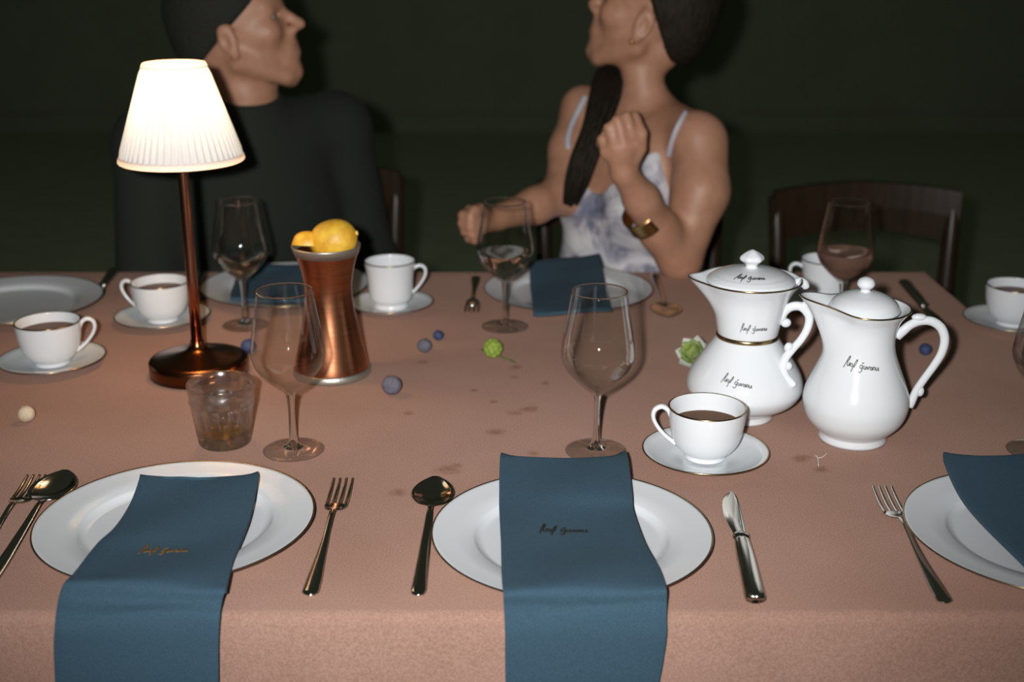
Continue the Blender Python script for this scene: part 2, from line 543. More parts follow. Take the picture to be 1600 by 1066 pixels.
def cloth():
    r = 0.010
    def section(yb, zb0=0.62):
        """profile from the front hem over the top to the back hem: (y, z, hang 0..1)"""
        p = []
        for k in range(15):
            t = k / 14; p.append((YN - 0.0, 0.30 + (ZT - r - 0.30) * t, 1 - t))
        for k in range(1, 7):
            a = PI / 2 * k / 6; p.append((YN + r - r * math.cos(a), ZT - r + r * math.sin(a), 0))
        n = 26
        for k in range(1, n + 1):
            p.append((YN + r + (yb - YN - 2 * r) * k / n, ZT, 0))
        for k in range(1, 7):
            a = PI / 2 * k / 6; p.append((yb - r + r * math.sin(a), ZT - r + r * math.cos(a), 0))
        for k in range(1, 10):
            t = k / 9; p.append((yb, ZT - r - (ZT - r - zb0) * t, t))
        return p
    def sheet(x0, x1, yb, nx):
        pr = section(yb); rows = []
        for i in range(nx + 1):
            x = x0 + (x1 - x0) * i / nx
            row = []
            for (y, z, h) in pr:
                wv = 0.006 * math.sin(x * 9.0 + 1.0) + 0.004 * math.sin(x * 21)
                s = -1 if y < 1.2 else 1
                row.append((x, y + s * h * (0.004 + wv), z))
            rows.append(row)
        return gridmesh(rows)
    def side(x, y0, y1, sgn):
        rows = []
        for i in range(9):
            y = y0 + (y1 - y0) * i / 8
            row = [(x - sgn * r + sgn * r * math.sin(PI / 2 * k / 6), y, ZT - r + r * math.cos(PI / 2 * k / 6)) for k in range(7)]
            row += [(x + sgn * 0.006 * k / 8, y, ZT - r - 0.3 * k / 8) for k in range(1, 9)]
            rows.append(row)
        return gridmesh(rows)
    V, F = join(sheet(XL, XS - r, YF, 60), sheet(XS - r, XR, YF2, 28), side(XS, YF2 - .002, YF - .004, 1))
    bm = bmesh.new()
    o = mobj('tablecloth', V, F, CLOTH)
    bm.from_mesh(o.data); bmesh.ops.remove_doubles(bm, verts=bm.verts, dist=0.0008); bmesh.ops.recalc_face_normals(bm, faces=bm.faces)
    bm.to_mesh(o.data); bm.free(); o.data.shade_smooth()
    tag(o, 'dusty pink stained cloth covering the whole dining table', 'tablecloth')
    return o


cloth()

# ------------------------------------------------------------------ chairs
def chair(name, label, cx, yb, cwid=0.34, lean=0.05, top=0.985, tilt=0.0):
    """chair seen from its front across the table: back away from the camera at y = yb"""
    t = thing(name, label, 'chair', (cx, yb, 0), tilt, None)
    hw = cwid / 2
    V, F = box(0, -0.20, 0.44, cwid + .03, 0.40, 0.04)
    bevel(mobj('seat', V, F, WOOD, t, False), .012, 3)
    for s in (-1, 1):
        path = spline([(s * (hw - .01), 0.03, 0.0), (s * (hw - .005), 0.0, 0.42), (s * hw, 0.02, 0.70), (s * (hw + .006), lean, top)], 6)
        mobj('back_post', *tube(path, [0.018, 0.019, 0.016, 0.014], 12), WOOD, t)
        mobj('leg', *tube([(s * hw, -0.36, 0.43), (s * (hw + .005), -0.37, 0.0)], [0.019, 0.014], 12), WOOD, t)
        mobj('side_rail', *tube([(s * hw, -0.36, 0.2), (s * (hw - .01), 0.02, 0.2)], 0.009, 8), WOOD, t)
    rows = []
    for i in range(17):
        u = -1 + 2 * i / 16
        bow = 0.028 * (1 - u * u)
        lo = top - 0.085 + 0.022 * (1 - u * u); hi = top + 0.012 + 0.012 * (1 - u * u)
        yy = lean + bow - .012
        rows.append([(u * (hw + .012), yy - .009, lo), (u * (hw + .012), yy - .011, (lo + hi) / 2), (u * (hw + .012), yy - .009, hi), (u * (hw + .012), yy + .009, hi), (u * (hw + .012), yy + .009, lo), (u * (hw + .012), yy - .009, lo)])
    V, F = gridmesh(rows)
    F += [(4, 3, 2, 1, 0), tuple(len(V) - 6 + k for k in range(5))]
    mobj('top_rail', V, F, WOOD, t, False)
    mobj('lower_rail', *box(0, 0.012, 0.56, cwid - .02, .016, .04), WOOD, t, False)
    return t


c1 = W(1353, 350, 2.22)
chair('dining_chair', 'empty dark wooden chair with curved top rail behind the right jug', c1.x, 2.20, 0.312, 0.04, 0.812)
c2 = W(470, 350, 2.31)
chair('dining_chair', 'dark wooden chair the person in the black sweater sits on', c2.x, 2.30, 0.35, 0.04, 0.83)
c3 = W(985, 350, 2.36)
chair('dining_chair', 'dark wooden chair behind the person in the tie-dye top', c3.x, 2.36, 0.33, 0.04, 0.80)
chairs_done = True

# ------------------------------------------------------------------ plates, saucers, cups
R_PL = 0.1252
PL_PROF = [(0, .0062), (.078, .0062), (.083, .0070), (.086, .0105), (.089, .0122), (.105, .0142), (.122, .0165), (R_PL - .0006, .0170), (R_PL, .0163), (R_PL - .0008, .0152),
           (.105, .0112), (.09, .0080), (.080, .0022), (.076, 0), (.072, 0), (.070, .002), (0, .002)]


def plate_mesh():
    t = thing('dinner_plate', '', 'plate')
    mobj('plate_body', *lathe(PL_PROF, 96), PORC, t)
    mobj('gilt_rim', *lathe([(R_PL - .0012, .01705), (R_PL - .0002, .0175), (R_PL + .0004, .0164), (R_PL - .0003, .0156), (R_PL - .0012, .01705)], 96), GILT, t)
    return t


PZ = 0.0165
plate0 = plate_mesh()
plates = [
    (893, 828, 'white gilt-rimmed plate at front centre under the bright blue napkin'),
    (275, 808, 'white gilt-rimmed plate at front left, under the napkin beside the tumbler'),
    (1638, 826, 'white gilt-rimmed plate cut off by the right edge of the picture'),
    (888, 449, 'white plate at the far side, in front of the tie-dye top'),
    (446, 443, 'white plate at the far side, behind the copper carafe'),
    (20, 467, 'white plate without napkin at the far left edge'),
]
for i, (px, py, lab) in enumerate(plates):
    loc = T(px, py, PZ); loc.z = ZT + .0003
    if i == 0:
        plate0.location = loc; plate0['label'] = lab; plate0['group'] = 'dinner plates'
    else:
        copy_thing(plate0, loc, 0, lab, 'dinner plates')

SA_PROF = [(0, .0034), (.026, .0034), (.0285, .0045), (.045, .0068), (.058, .0098), (.0645, .0126), (.0653, .0122), (.0645, .0112), (.050, .0052), (.036, .0014), (.034, 0), (.031, 0), (.029, .0012), (0, .0012)]


def saucer_mesh():
    t = thing('saucer', '', 'saucer')
    mobj('saucer_body', *lathe(SA_PROF, 72), PORC, t)
    mobj('gilt_rim', *lathe([(.0640, .0127), (.0651, .0131), (.0657, .0122), (.0650, .0115), (.0640, .0127)], 72), GILT, t)
    return t


def vessel(outer, wall, inner_floor):
    """closed lathe profile from an outer profile: down the inside again"""
    inner = [(max(r - wall, 0.0), z) for r, z in reversed(outer) if z > inner_floor + .001]
    return [(0, outer[0][1])] + outer + [(outer[-1][0] - wall * .5, outer[-1][1] + wall * .35)] + inner + [(inner[-1][0] * .6, inner_floor + .0004), (0, inner_floor)]


TC_OUT = [tuple(p) for p in [(.0185, .0005), (.0212, 0), (.0218, .0015), (.0206, .004)]] + [tuple(p) for p in spline([(.0212, .0050), (.0285, .0105), (.0345, .0205), (.0380, .0340), (.0395, .0470), (.0402, .0556)], 5)]


def teacup_mesh():
    t = thing('coffee_cup', '', 'cup')
    mobj('cup_body', *lathe(vessel(TC_OUT, .0018, .007), 64), PORC, t)
    path = spline([(.0375, 0, .0455), (.0405, 0, .0520), (.0470, 0, .0560), (.0540, 0, .0525), (.0555, 0, .0445), (.0515, 0, .0350), (.0440, 0, .0255), (.0360, 0, .0185), (.0315, 0, .0150)], 5)
    mobj('handle', *tube(path, [.0030, .0032, .0034, .0032, .0028, .0026, .0026, .0028, .0030], 12, 0.8, up=(0, 0, 1)), PORC, t)
    mobj('gilt_rim', *lathe([(.0384, .0561), (.0393, .0567), (.0403, .0562), (.0405, .0552), (.0401, .0550), (.0384, .0561)], 64), GILT, t)
    autosmooth(mobj('coffee', *lathe([(0, .0375), (.0366, .0375), (.0360, .0365), (.028, .014), (0, .012)], 56), COFFEE, t))
    return t


MG_OUT = [(.0222, .0005), (.0244, 0), (.0252, .0025), (.0240, .0060)] + [tuple(p) for p in spline([(.0228, .0082), (.0292, .0135), (.0318, .0260), (.0328, .0420), (.0345, .0570), (.0368, .0690)], 5)]


def mug_mesh():
    t = thing('tall_cup', '', 'cup')
    mobj('cup_body', *lathe(vessel(MG_OUT, .0018, .0115), 64), PORC, t)
    path = spline([(.0330, 0, .0560), (.0370, 0, .0590), (.0440, 0, .0605), (.0500, 0, .0560), (.0505, 0, .0470), (.0450, 0, .0360), (.0375, 0, .0265), (.0310, 0, .0205)], 5)
    mobj('handle', *tube(path, [.0031, .0033, .0034, .0032, .0028, .0026, .0027, .0030], 12, 0.8, up=(0, 0, 1)), PORC, t)
    mobj('gilt_rim', *lathe([(.0350, .0695), (.0358, .0701), (.0369, .0696), (.0371, .0686), (.0350, .0695)], 64), GILT, t)
    return t


sau0, cup0, mug0 = saucer_mesh(), teacup_mesh(), mug_mesh()
SETS = [  # saucer px, handle rotation, kind, saucer label, cup label
    (1102, 702, PI * 1.0, 0, 'gilt-rimmed saucer under the coffee cup in front of the lidded pot', 'gilt-rimmed white cup of black coffee in front of the lidded pot'),
    (81, 558, 0.22, 0, 'white saucer under the coffee cup at the left edge', 'white cup of black coffee with handle to the right at the left edge'),
    (254, 491, PI * 0.97, 0, 'white saucer with its coffee cup partly behind the lamp stem', 'white cup of black coffee partly behind the lamp stem'),
    (1582, 497, -0.35, 0, 'white saucer at the far right edge near the cloth corner', 'white cup of black coffee at the far right edge'),
    (611, 471, 0.15, 1, 'small white saucer under the tall cup right of the copper carafe', 'tall white cup right of the copper carafe'),
    (1287, 468, PI * 0.95, 1, 'white saucer behind the spout of the right jug', 'tall white cup behind the rose wine glass and jugs'),
]
firsts = {}
for i, (px, py, rz, kind, sl, cl) in enumerate(SETS):
    loc = T(px, py, .0122); loc.z = ZT + .0003
    if i == 0:
        sau0.location = loc; sau0['label'] = sl; sau0['group'] = 'saucers'; s = sau0
    else:
        s = copy_thing(sau0, loc, 0, sl, 'saucers')
    if kind == 1: s.scale = (0.93, 0.93, 1)
    cloc = loc + Vector((0, 0, .0036))
    src = (cup0, mug0)[kind]; grp = ('coffee cups', 'tall cups')[kind]
    if kind not in firsts:
        src.location = cloc; src.rotation_euler = (0, 0, rz); src['label'] = cl; src['group'] = grp; firsts[kind] = 1
    else:
        cc = copy_thing(src, cloc, rz, cl, grp)
        for ch in cc.children:                       # these cups are filled a little higher
            if ch.name.startswith('coffee'):
                ch.location.z = .0060; ch.scale = (1.012, 1.012, 1)

# ------------------------------------------------------------------ napkins
def napkin(rows, label, name='napkin', nsub=6, nc=14, sag=0.0, letter=None, lmat=None, lunit=.0047, lrad=.0007):
    """rows: (left xyz, right xyz) from the far end to the near / hanging end"""
    L = spline([r[0] for r in rows], nsub); R = spline([r[1] for r in rows], nsub)
    g = []
    n = len(L)
    for i, (a, b) in enumerate(zip(L, R)):
        row = []
        for j in range(nc + 1):
            u = j / nc
            p = a * (1 - u) + b * u
            if i < 4 and sag:
                p = p + np.array((0, -0.012, -sag)) * math.sin(PI * u) * (1 - i / 4)
            p = p + np.array((0, 0, 0.0012 * math.sin(6 * u + i * .35)))
            row.append(p)
        g.append(row)
    V, F = gridmesh(g)
    root = thing(name, label, 'napkin', tuple(rows[len(rows) // 2][0]), 0, 'folded navy napkins')
    org = Vector(rows[len(rows) // 2][0])
    o = mobj('folded_cloth', [Vector(v) - org for v in V], F, NAVY, root)
    up = sum((p.normal.z for p in o.data.polygons))
    if up < 0:
        o.data.flip_normals()
    s = o.modifiers.new('fold_thickness', 'SOLIDIFY'); s.thickness = 0.0045; s.offset = -1
    bevel(o, .0015, 2)
    if letter:
        tree = BVHTree.FromPolygons([Vector(v) for v in V], F)
        c, xd, yd = Vector(letter[0]), Vector(letter[1]).normalized(), Vector(letter[2]).normalized()
        def mp(x, y):
            q = c + xd * x + yd * y
            hit = tree.ray_cast(Vector((q.x, q.y, ZT + .3)), Vector((0, 0, -1)))[0]
            q = hit if hit is not None else q
            return q + Vector((0, 0, .0005)) - org
        mobj('embroidered_lettering', *script_mesh(mp, lunit, lrad), lmat, root)
    return root


YH = YN - 0.012
def RT(lx, ly, rx, ry, dz): return (np.array(T(lx, ly, dz)), np.array(T(rx, ry, dz)))
def RH(lx, ly, rx, ry, Y=YH): return (np.array(W(lx, ly, Y)), np.array(W(rx, ry, Y)))

lb = T(881, 827, .024)
napkin([RT(783, 707, 977, 703, .034), RT(781, 722, 982, 722, .033), RT(780, 760, 988, 770, .029), RT(780, 800, 991, 800, .0235), RT(783, 850, 1008, 850, .0225), RT(784, 895, 1032, 890, .0268),
        RT(786, 925, 1041, 918, .0262), RT(787, 948, 1042, 944, .0130), RT(788, 963, 1042, 962, .0050), RH(789, 990, 1042, 990), RH(789, 1030, 1037, 1030), RH(790, 1075, 1028, 1075), RH(791, 1140, 1012, 1140), RH(792, 1200, 1005, 1200)],
       'bright navy napkin hanging from the front centre plate, dark lettering', sag=.012,
       letter=(lb, (1, 0, 0), (0, 1, 0)), lmat=LETTER_D, lunit=.0052, lrad=.0008)
la = T(256, 858, .024)
napkin([RT(219, 741, 403, 736, .030), RT(217, 752, 403, 750, .029), RT(203, 785, 392, 800, .025), RT(178, 825, 378, 838, .0230), RT(150, 853, 366, 870, .0225), RT(118, 890, 357, 904, .0250), RT(101, 910, 352, 922, .0235),
        RT(92, 935, 346, 944, .0120), RT(87, 958, 343, 963, .0055), RH(85, 985, 342, 985), RH(84, 1020, 341, 1020), RH(86, 1070, 341, 1070), RH(90, 1130, 341, 1130), RH(94, 1200, 342, 1200)],
       'dark blue napkin hanging from the front left plate, ochre lettering', sag=.005,
       letter=(la, (1, .0, 0), (0, 1, 0)), lmat=LETTER_O, lunit=.0050, lrad=.0008)
napkin([RT(1474, 706, 1630, 700, .034), RT(1477, 722, 1650, 715, .033), RT(1502, 772, 1700, 770, .027), RT(1545, 825, 1770, 820, .0235), RT(1600, 880, 1830, 870, .0240), RT(1640, 915, 1880, 905, .0240), RT(1680, 945, 1920, 940, .0100),
        RT(1700, 963, 1940, 963, .0050), RH(1715, 990, 1950, 990), RH(1720, 1070, 1950, 1070), RH(1720, 1150, 1945, 1150)],
       'navy napkin spread diagonally on the plate at the right edge', sag=.006)
YB = YF + .014
napkin([RH(838, 470, 948, 470, YB), RH(838, 440, 946, 438, YB), (np.array(W(836, 425, YF + .008)), np.array(W(944, 424, YF + .008))),
        RT(829, 409, 936, 396, .032), RT(828, 425, 940, 412, .030), RT(829, 447, 945, 436, .0235), RT(831, 468, 949, 458, .0225), RT(833, 484, 954, 476, .0240), RT(834, 489, 956, 482, .0235)],
       'dark folded napkin on the far plate in front of the tie-dye top')
napkin([RH(380, 470, 490, 470, YB), RH(380, 440, 490, 440, YB), (np.array(W(377, 425, YF + .008)), np.array(W(488, 424, YF + .008))),
        RT(374, 414, 480, 412, .030), RT(370, 425, 482, 424, .028), RT(366, 440, 485, 440, .0235), RT(361, 456, 488, 458, .0225), RT(360, 466, 489, 469, .0240)],
       'dark folded napkin on the far plate behind the wine glass near the carafe')

# ------------------------------------------------------------------ cutlery
def fork_mesh():
    """lies along +Y with its tines at +Y; origin at the middle"""
    t = thing('fork', '', 'fork')
    h = spline([(0, -.113, .0028), (0, -.105, .0030), (0, -.07, .0035), (0, -.02, .0060), (0, .025, .0110), (0, .04, .0095)], 5)
    mobj('handle', *tube(h, [.0035, .0078, .0072, .0048, .0028, .0028, .0032], 10, 0.24, up=(0, 0, 1)), STEEL, t)
    hd = spline([(0, .038, .0098), (0, .044, .0078), (0, .052, .0058), (0, .060, .0050)], 4)
    mobj('head', *tube(hd, [.0034, .0085, .0108, .0114], 12, 0.14, up=(0, 0, 1)), STEEL, t)
    for k in range(4):
        x = (k - 1.5) * .0065
        p = spline([(x * .97, .057, .0052), (x, .075, .0050), (x, .095, .0066), (x * 1.0, .113, .0098)], 3)
        mobj('tine', *tube(p, [.0020, .0019, .0016, .0009], 6, 0.6, up=(0, 0, 1)), STEEL, t)
    return t


def spoon_mesh():
    t = thing('spoon', '', 'spoon')
    h = spline([(0, -.113, .0028), (0, -.105, .0030), (0, -.06, .0036), (0, 0, .0080), (0, .035, .0110), (0, .050, .0085)], 5)
    mobj('handle', *tube(h, [.0035, .0070, .0058, .0038, .0026, .0030], 10, 0.26, up=(0, 0, 1)), STEEL, t)
    rows = []
    for i in range(17):
        a = i / 16; y = .047 + .068 * a
        wv = .0213 * math.sin(PI * min(1, max(0.0, a * .97 + .03)) ** 0.86) ** 0.62 if 0 < i < 16 else .003
        row = []
        for j in range(13):
            u = -1 + 2 * j / 12
            dep = .0070 * (1 - (2 * a - 1) ** 2) * (1 - u * u)
            row.append((u * wv, y, .0088 - dep + .0005))
        rows.append(row)
    V, F = gridmesh(rows)
    o = mobj('bowl', V, F, STEEL, t)
    s = o.modifiers.new('thickness', 'SOLIDIFY'); s.thickness = .0010; s.offset = 0
    return t


def knife_mesh():
    t = thing('knife', '', 'knife')
    V, F = tube(spline([(0, -.110, .0055), (0, -.104, .0055), (0, -.03, .0055), (0, .004, .0055)], 4), [.0088, .0098, .0088, .0072], 10, 0.5, up=(0, 0, 1))
    mobj('handle', V, F, STEEL, t)
    mobj('collar', *tube([(0, .002, .0055), (0, .007, .0055), (0, .012, .0055)], [.0078, .0085, .0064], 12, 0.52, up=(0, 0, 1)), STEEL, t)
    out = [(-.0055, .008), (-.0068, .022), (-.0098, .042), (-.0118, .062), (-.0108, .085), (-.0070, .103), (-.0010, .111), (.0045, .108), (.0062, .085), (.0062, .04), (.0056, .008)]
    out = [tuple(p) for p in spline(out, 3)]
    n = len(out)
    V = [(x, y, .0030) for x, y in out] + [(x * .6, y, .0044) for x, y in out]
    F = [tuple(reversed(range(n)))] + [tuple(n + i for i in range(n))] + [(i, (i + 1) % n, n + (i + 1) % n, n + i) for i in range(n)]
    o = mobj('blade', V, F, STEEL, t, False)
    autosmooth(o, 35)
    return t


fork0, spoon0, knife0 = fork_mesh(), spoon_mesh(), knife_mesh()
used = set()


def lay(src, head, tail, label, group, dz=.0004, scale=None):
    """put a copy with its head end at one table point and its tail end at the other"""
    a, b = Vector(head), Vector(tail)
    mid = (a + b) / 2; d = a - b
    rz = math.atan2(d.y, d.x) - PI / 2
    loc = Vector((mid.x, mid.y, ZT + dz))
    if src.name not in used:
        used.add(src.name); o = src
        o.location = loc; o.rotation_euler = (0, 0, rz); o['label'] = label; o['group'] = group
    else:
        o = copy_thing(src, loc, rz, label, group)
    sc = d.length / .226
    o.scale = (max(sc, .92), sc, 1)
    return o


lay(fork0, T(536, 750, .008), T(484, 935), 'steel fork between the two front plates, right of the left plate', 'forks')
lay(fork0, T(1377, 762, .008), T(1477, 947), 'steel fork left of the plate at the right edge', 'forks')
lay(fork0, T(57, 745, .008), T(-58, 905), 'steel fork cut off by the left edge of the picture', 'forks')
lay(fork0, T(736, 494, .004), T(744, 435), 'dark fork at the far side, left of the far plate', 'forks')
lay(fork0, T(300, 478, .004), T(316, 427), 'fork at the far side beside the lamp stem', 'forks')
lay(spoon0, T(680, 751, .006), T(653, 935), 'steel spoon left of the front centre plate', 'spoons')
lay(spoon0, T(101, 741, .006), T(-30, 935), 'steel spoon left of the front left plate', 'spoons')
lay(spoon0, T(1044, 499, .005), T(1022, 432), 'spoon at the far side in front of the bent elbow', 'spoons')
lay(knife0, T(1141, 768, .004), T(1180, 947), 'steel knife right of the front centre plate', 'knives')
lay(knife0, T(1472, 514, .004), T(1412, 446), 'dark knife at the far right by the cloth corner', 'knives')
lay(knife0, T(144, 470, .004), T(180, 427), 'dark knife at the far left beside the empty plate', 'knives')

# ------------------------------------------------------------------ wine glasses
def glass_parts(t, scale=1.0):
    bowl_out = spline([(.0050, .0620), (.0085, .0655), (.0190, .0745), (.0310, .0880), (.0368, .1010), (.0374, .1100), (.0352, .1260), (.0316, .1460), (.0277, .1705)], 6)
    wall = 0.0009
    prof = [tuple(p) for p in bowl_out] + [(.0273, .1710)] + [(max(p[0] - wall - .0012 * max(0, (.085 - p[1]) / .02), .0005), p[1] + max(0, .0025 * (.09 - p[1]) / .028)) for p in reversed(bowl_out)] + [(0, .0655)]
    mobj('bowl', *lathe(prof, 64), BOWLGLASS, t)
    rim_ring = [(.0275 + .00075 * math.cos(a), .1710 + .00075 * math.sin(a)) for a in [2 * PI * k / 10 for k in range(11)]]
    mobj('rim', *lathe(rim_ring, 72), GLASS, t)
    st = spline([(.0100, .0040), (.0058, .0075), (.0042, .0140), (.0034, .0300), (.0033, .0440), (.0040, .0560), (.0050, .0620)], 5)
    mobj('stem', *lathe([tuple(p) for p in st], 32), GLASS, t)
    mobj('foot', *lathe([(0, .0006), (.029, .0), (.0314, .0003), (.0316, .0010), (.030, .0015), (.02, .0022), (.013, .0031), (.0100, .0040)], 56), BOWLGLASS, t)


def liquid_mesh(level, name, m, t):
    inner = spline([(.0030, .0655), (.0150, .0728), (.0285, .0868), (.0352, .1005), (.0361, .1095), (.0340, .1255)], 6)
    p = [(0, .0655)] + [tuple(q) for q in inner if q[1] < level]
    r = float(np.interp(level, [q[1] for q in inner], [q[0] for q in inner]))
    p += [(r, level), (0, level)]
    o = mobj(name, *lathe(p, 56), m, t)
    autosmooth(o)
    return o


GL = [((459, 704), 'empty wine glass beside the tumbler, in front of the copper carafe', None),
      ((931, 705), 'empty wine glass behind the front centre plate', None),
      ((1622, 706), 'empty wine glass cut off by the right edge of the picture', None),
      ((789, 511), 'half-full wine glass with clear wine before the outstretched arm', ('clear_wine', WATER, .1035)),
      ((384, 509), 'wine glass with a little wine between the lamp stem and the carafe', ('pale_wine', WATER, .0960)),
      ((1311, 512), 'wine glass of rose wine behind the right jug', ('rose_wine', ROSE, .1050))]
g0 = None
for (px, py), lab, liq in GL:
    loc = T(px, py); loc.z += .0004
    if g0 is None:
        g0 = thing('wine_glass', lab, 'wine glass', loc, 0, 'wine glasses'); glass_parts(g0); g = g0
    else:
        g = copy_thing(g0, loc, 0, lab, 'wine glasses')
    if liq:
        liquid_mesh(liq[2], liq[0], liq[1], g)
    if px == 459: g.scale = (1.03, 1.03, 1.03)
    if px == 1311: g.scale = (1.04, 1.04, 1.03)

# ------------------------------------------------------------------ tumbler with cut flutes
tl = T(352, 691)
tum = thing('tumbler', 'small clear faceted glass tumbler left of the wine glass, behind the front left plate', 'tumbler', tl)


def tumbler():
    seg = 120; nf = 12
    def dfm(r, z, a):
        k = 0.0
        if .006 < z < .047 and r > .02:
            e = min(1, (z - .006) / .005, (.047 - z) / .006)
            c = abs(math.sin(a * nf / 2))
            k = -.0042 * e * (1 - c ** 0.45)
            k += .0010 * e * math.cos(a * nf) * 0
        return r + k, z
    out = [(0, .0012), (.020, .0008), (.0262, 0), (.0280, .0025), (.0284, .006), (.0292, .010), (.0305, .020), (.0318, .030), (.0332, .040), (.0340, .046), (.0346, .0475), (.0350, .0500), (.0344, .0525), (.0350, .058), (.0360, .066), (.0362, .0685)]
    inn = [(.0356, .0695), (.0346, .0685), (.0338, .060), (.0325, .050), (.0300, .035), (.0275, .020), (.0255, .013), (.020, .0105), (0, .0100)]
    return lathe(out + inn, seg, dfm)


tumo = mobj('glass_body', *tumbler(), cut_glass(), tum)
mobj('amber_reflection', *lathe([(0, .0103), (.020, .0108), (.0235, .0122), (.0245, .0130), (0, .0130)], 48), AMBER, tum)  # coloured layer added in place of the yellow reflection at the glass bottom

# ------------------------------------------------------------------ porcelain coffee pot with filter, and jug
def smoothstep(a, b, x):
    t = min(1, max(0, (x - a) / (b - a))); return t * t * (3 - 2 * t)


def lathe_letters(prof, ang, z0, unit, rad, tilt, parent, m, normal_z=False):
    zs = [p[1] for p in prof]; rs = [p[0] for p in prof]
    def rad_at(z): return float(np.interp(z, zs, rs))
    R0 = rad_at(z0)
    def mp(x, y):
        # follow the slope of the wall so the script keeps its size
        z = z0; n = 6
        for _ in range(n):
            sl = (rad_at(z + .0015) - rad_at(z - .0015)) / .003
            z += y / n / math.sqrt(1 + sl * sl)
        r = rad_at(z) + .0003
        a = ang + x / R0
        return Vector((r * math.cos(a), r * math.sin(a), z))
    return mobj('lettering', *script_mesh(mp, unit, rad, tilt), m, parent)


def handle_path(base, pts, f0=0.0, f1=0.0):
    n = len(pts) - 1
    return [W(px, py, base.y + f0 + (f1 - f0) * i / n) - base for i, (px, py) in enumerate(pts)]


# lidded pot
pb = T(1160, 650); pb.z += .0003
pot = thing('coffee_pot', 'waisted white porcelain coffee pot with gold band and pointed lid knob', 'coffee pot', pb)
body = [(.0300, .0006), (.0328, 0), (.0335, .0025), (.0318, .0068)] + [tuple(p) for p in spline([(.0330, .0085), (.0430, .0140), (.0560, .0225), (.0635, .0330), (.0645, .0420), (.0615, .0530), (.0530, .0675), (.0425, .0830), (.0355, .0930), (.0330, .0975)], 6)]
bo = mobj('pot_body', *lathe([(0, .003)] + body + [(.030, .0975), (.034, .085), (.055, .058), (.056, .035), (.04, .015), (0, .010)], 72), PORC, pot)
mobj('gold_band', *lathe([(.0332, .0945), (.0344, .0950), (.0348, .0972), (.0342, .0995), (.0330, .1000), (.032, .097), (.0332, .0945)], 72), GILT, pot)
filt = spline([(.0332, .0990), (.0345, .1060), (.0372, .1200), (.0415, .1370), (.0470, .1490), (.0540, .1590), (.0553, .1610)], 6)


def spout_def(r, z, a):
    d = abs((a - PI + PI) % (2 * PI) - PI)
    wgt = math.exp(-(d / .30) ** 2) * smoothstep(.118, .160, z)
    return r + .0135 * wgt, z + .003 * wgt


fprof = [tuple(p) for p in filt] + [(.0545, .1622)] + [(max(p[0] - .0022, 0), p[1]) for p in reversed(filt[4:])] + [(0, .1040)]
fo = mobj('filter', *lathe(fprof, 96, spout_def), PORC, pot)
mobj('gilt_rim', *lathe([(.0548, .1600), (.0558, .1612), (.0556, .1622), (.0544, .1621), (.0548, .1600)], 96, spout_def), GILT, fo)
# scroll handle joining body and filter
hp = handle_path(pb, [(1208, 508), (1219, 499), (1226, 487), (1238, 479), (1253, 480), (1264, 494), (1262, 512), (1252, 530), (1238, 546), (1227, 560), (1223, 575), (1227, 588), (1236, 598), (1241, 603)], -.012, -.046)
mobj('handle', *join(tube(spline(hp, 5), [.0056, .0050, .0048, .0052, .0052, .0046, .0042, .0042, .0046, .0050, .0050, .0046, .0036], 14, 0.8, up=(0, 1, 0)),
                     ball(hp[1] + Vector((.0065, 0, -.004)), .0058, .0045, .0052), ball(hp[8] + Vector((-.004, 0, .002)), .0050, .0042, .0058), ball(hp[10] + Vector((.006, 0, .002)), .0044, .0036, .0050),
                     ball(hp[4] + Vector((.003, 0, .001)), .0062, .0046, .0055)), PORC, pot)
hp2 = handle_path(pb, [(1238, 452), (1243, 445), (1250, 441), (1257, 444), (1260, 450)])
mobj('thumb_scroll', *tube(spline(hp2, 5), [.0052, .0056, .0056, .0050, .0036], 12, 0.8, up=(0, 1, 0)), PORC, pot)
lid = mobj('lid', *lathe([(0, .157), (.0468, .157), (.0486, .1588), (.0486, .1606)] + [tuple(p) for p in spline([(.0470, .1625), (.0435, .1650), (.0415, .1662), (.0400, .1668), (.0330, .1700), (.0220, .1728), (.0110, .1742), (.0078, .1746)], 4)] + [(0, .1748)], 72), PORC, pot)
kb = mobj('knob', *lathe([(.0078, .1740), (.0062, .1765), (.0072, .1785)] + [tuple(p) for p in spline([(.0090, .1800), (.0125, .1832), (.0120, .1868), (.0085, .1900), (.0040, .1930), (0, .1945)], 4)], 24,
     lambda r, z, a: (r * (1 + .07 * math.cos(6 * a) * (1 if .179 < z < .192 else 0)), z)), PORC, lid)
lathe_letters(body[4:], -PI / 2 - .34, .0590, .0041, .00048, -.16, pot, LETTER)
fl_l = lathe_letters([tuple(p) for p in filt], -PI / 2 + .00, .1140, .0036, .00042, -.02, fo, LETTER)
lid_prof = [(.0470, .1625), (.0435, .1650), (.0400, .1668), (.0330, .1700), (.0220, .1728), (.0110, .1742)]


def lid_map(x, y):
    rr = .033 - y; a = -PI / 2 - .22 + x / .034
    z = float(np.interp(-rr, [-p[0] for p in lid_prof], [p[1] for p in lid_prof]))
    return Vector((rr * math.cos(a), rr * math.sin(a), z + .0004))


mobj('lettering', *script_mesh(lid_map, .0040, .00050), LETTER_D, lid)

# jug
jb = T(1331, 685); jb.z += .0003
jug = thing('jug', 'pear-shaped white porcelain jug with wide spout and round lid knob', 'jug', jb)
jbody = [(.0325, .0006), (.0355, 0), (.0362, .0030), (.0348, .0070)] + [tuple(p) for p in spline([(.0350, .0090), (.0425, .0150), (.0510, .0260), (.0552, .0400), (.0548, .0520), (.0510, .0650), (.0435, .0830), (.0372, .1000), (.0350, .1130), (.0358, .1260), (.0395, .1370), (.0450, .1450), (.0480, .1490)], 6)]


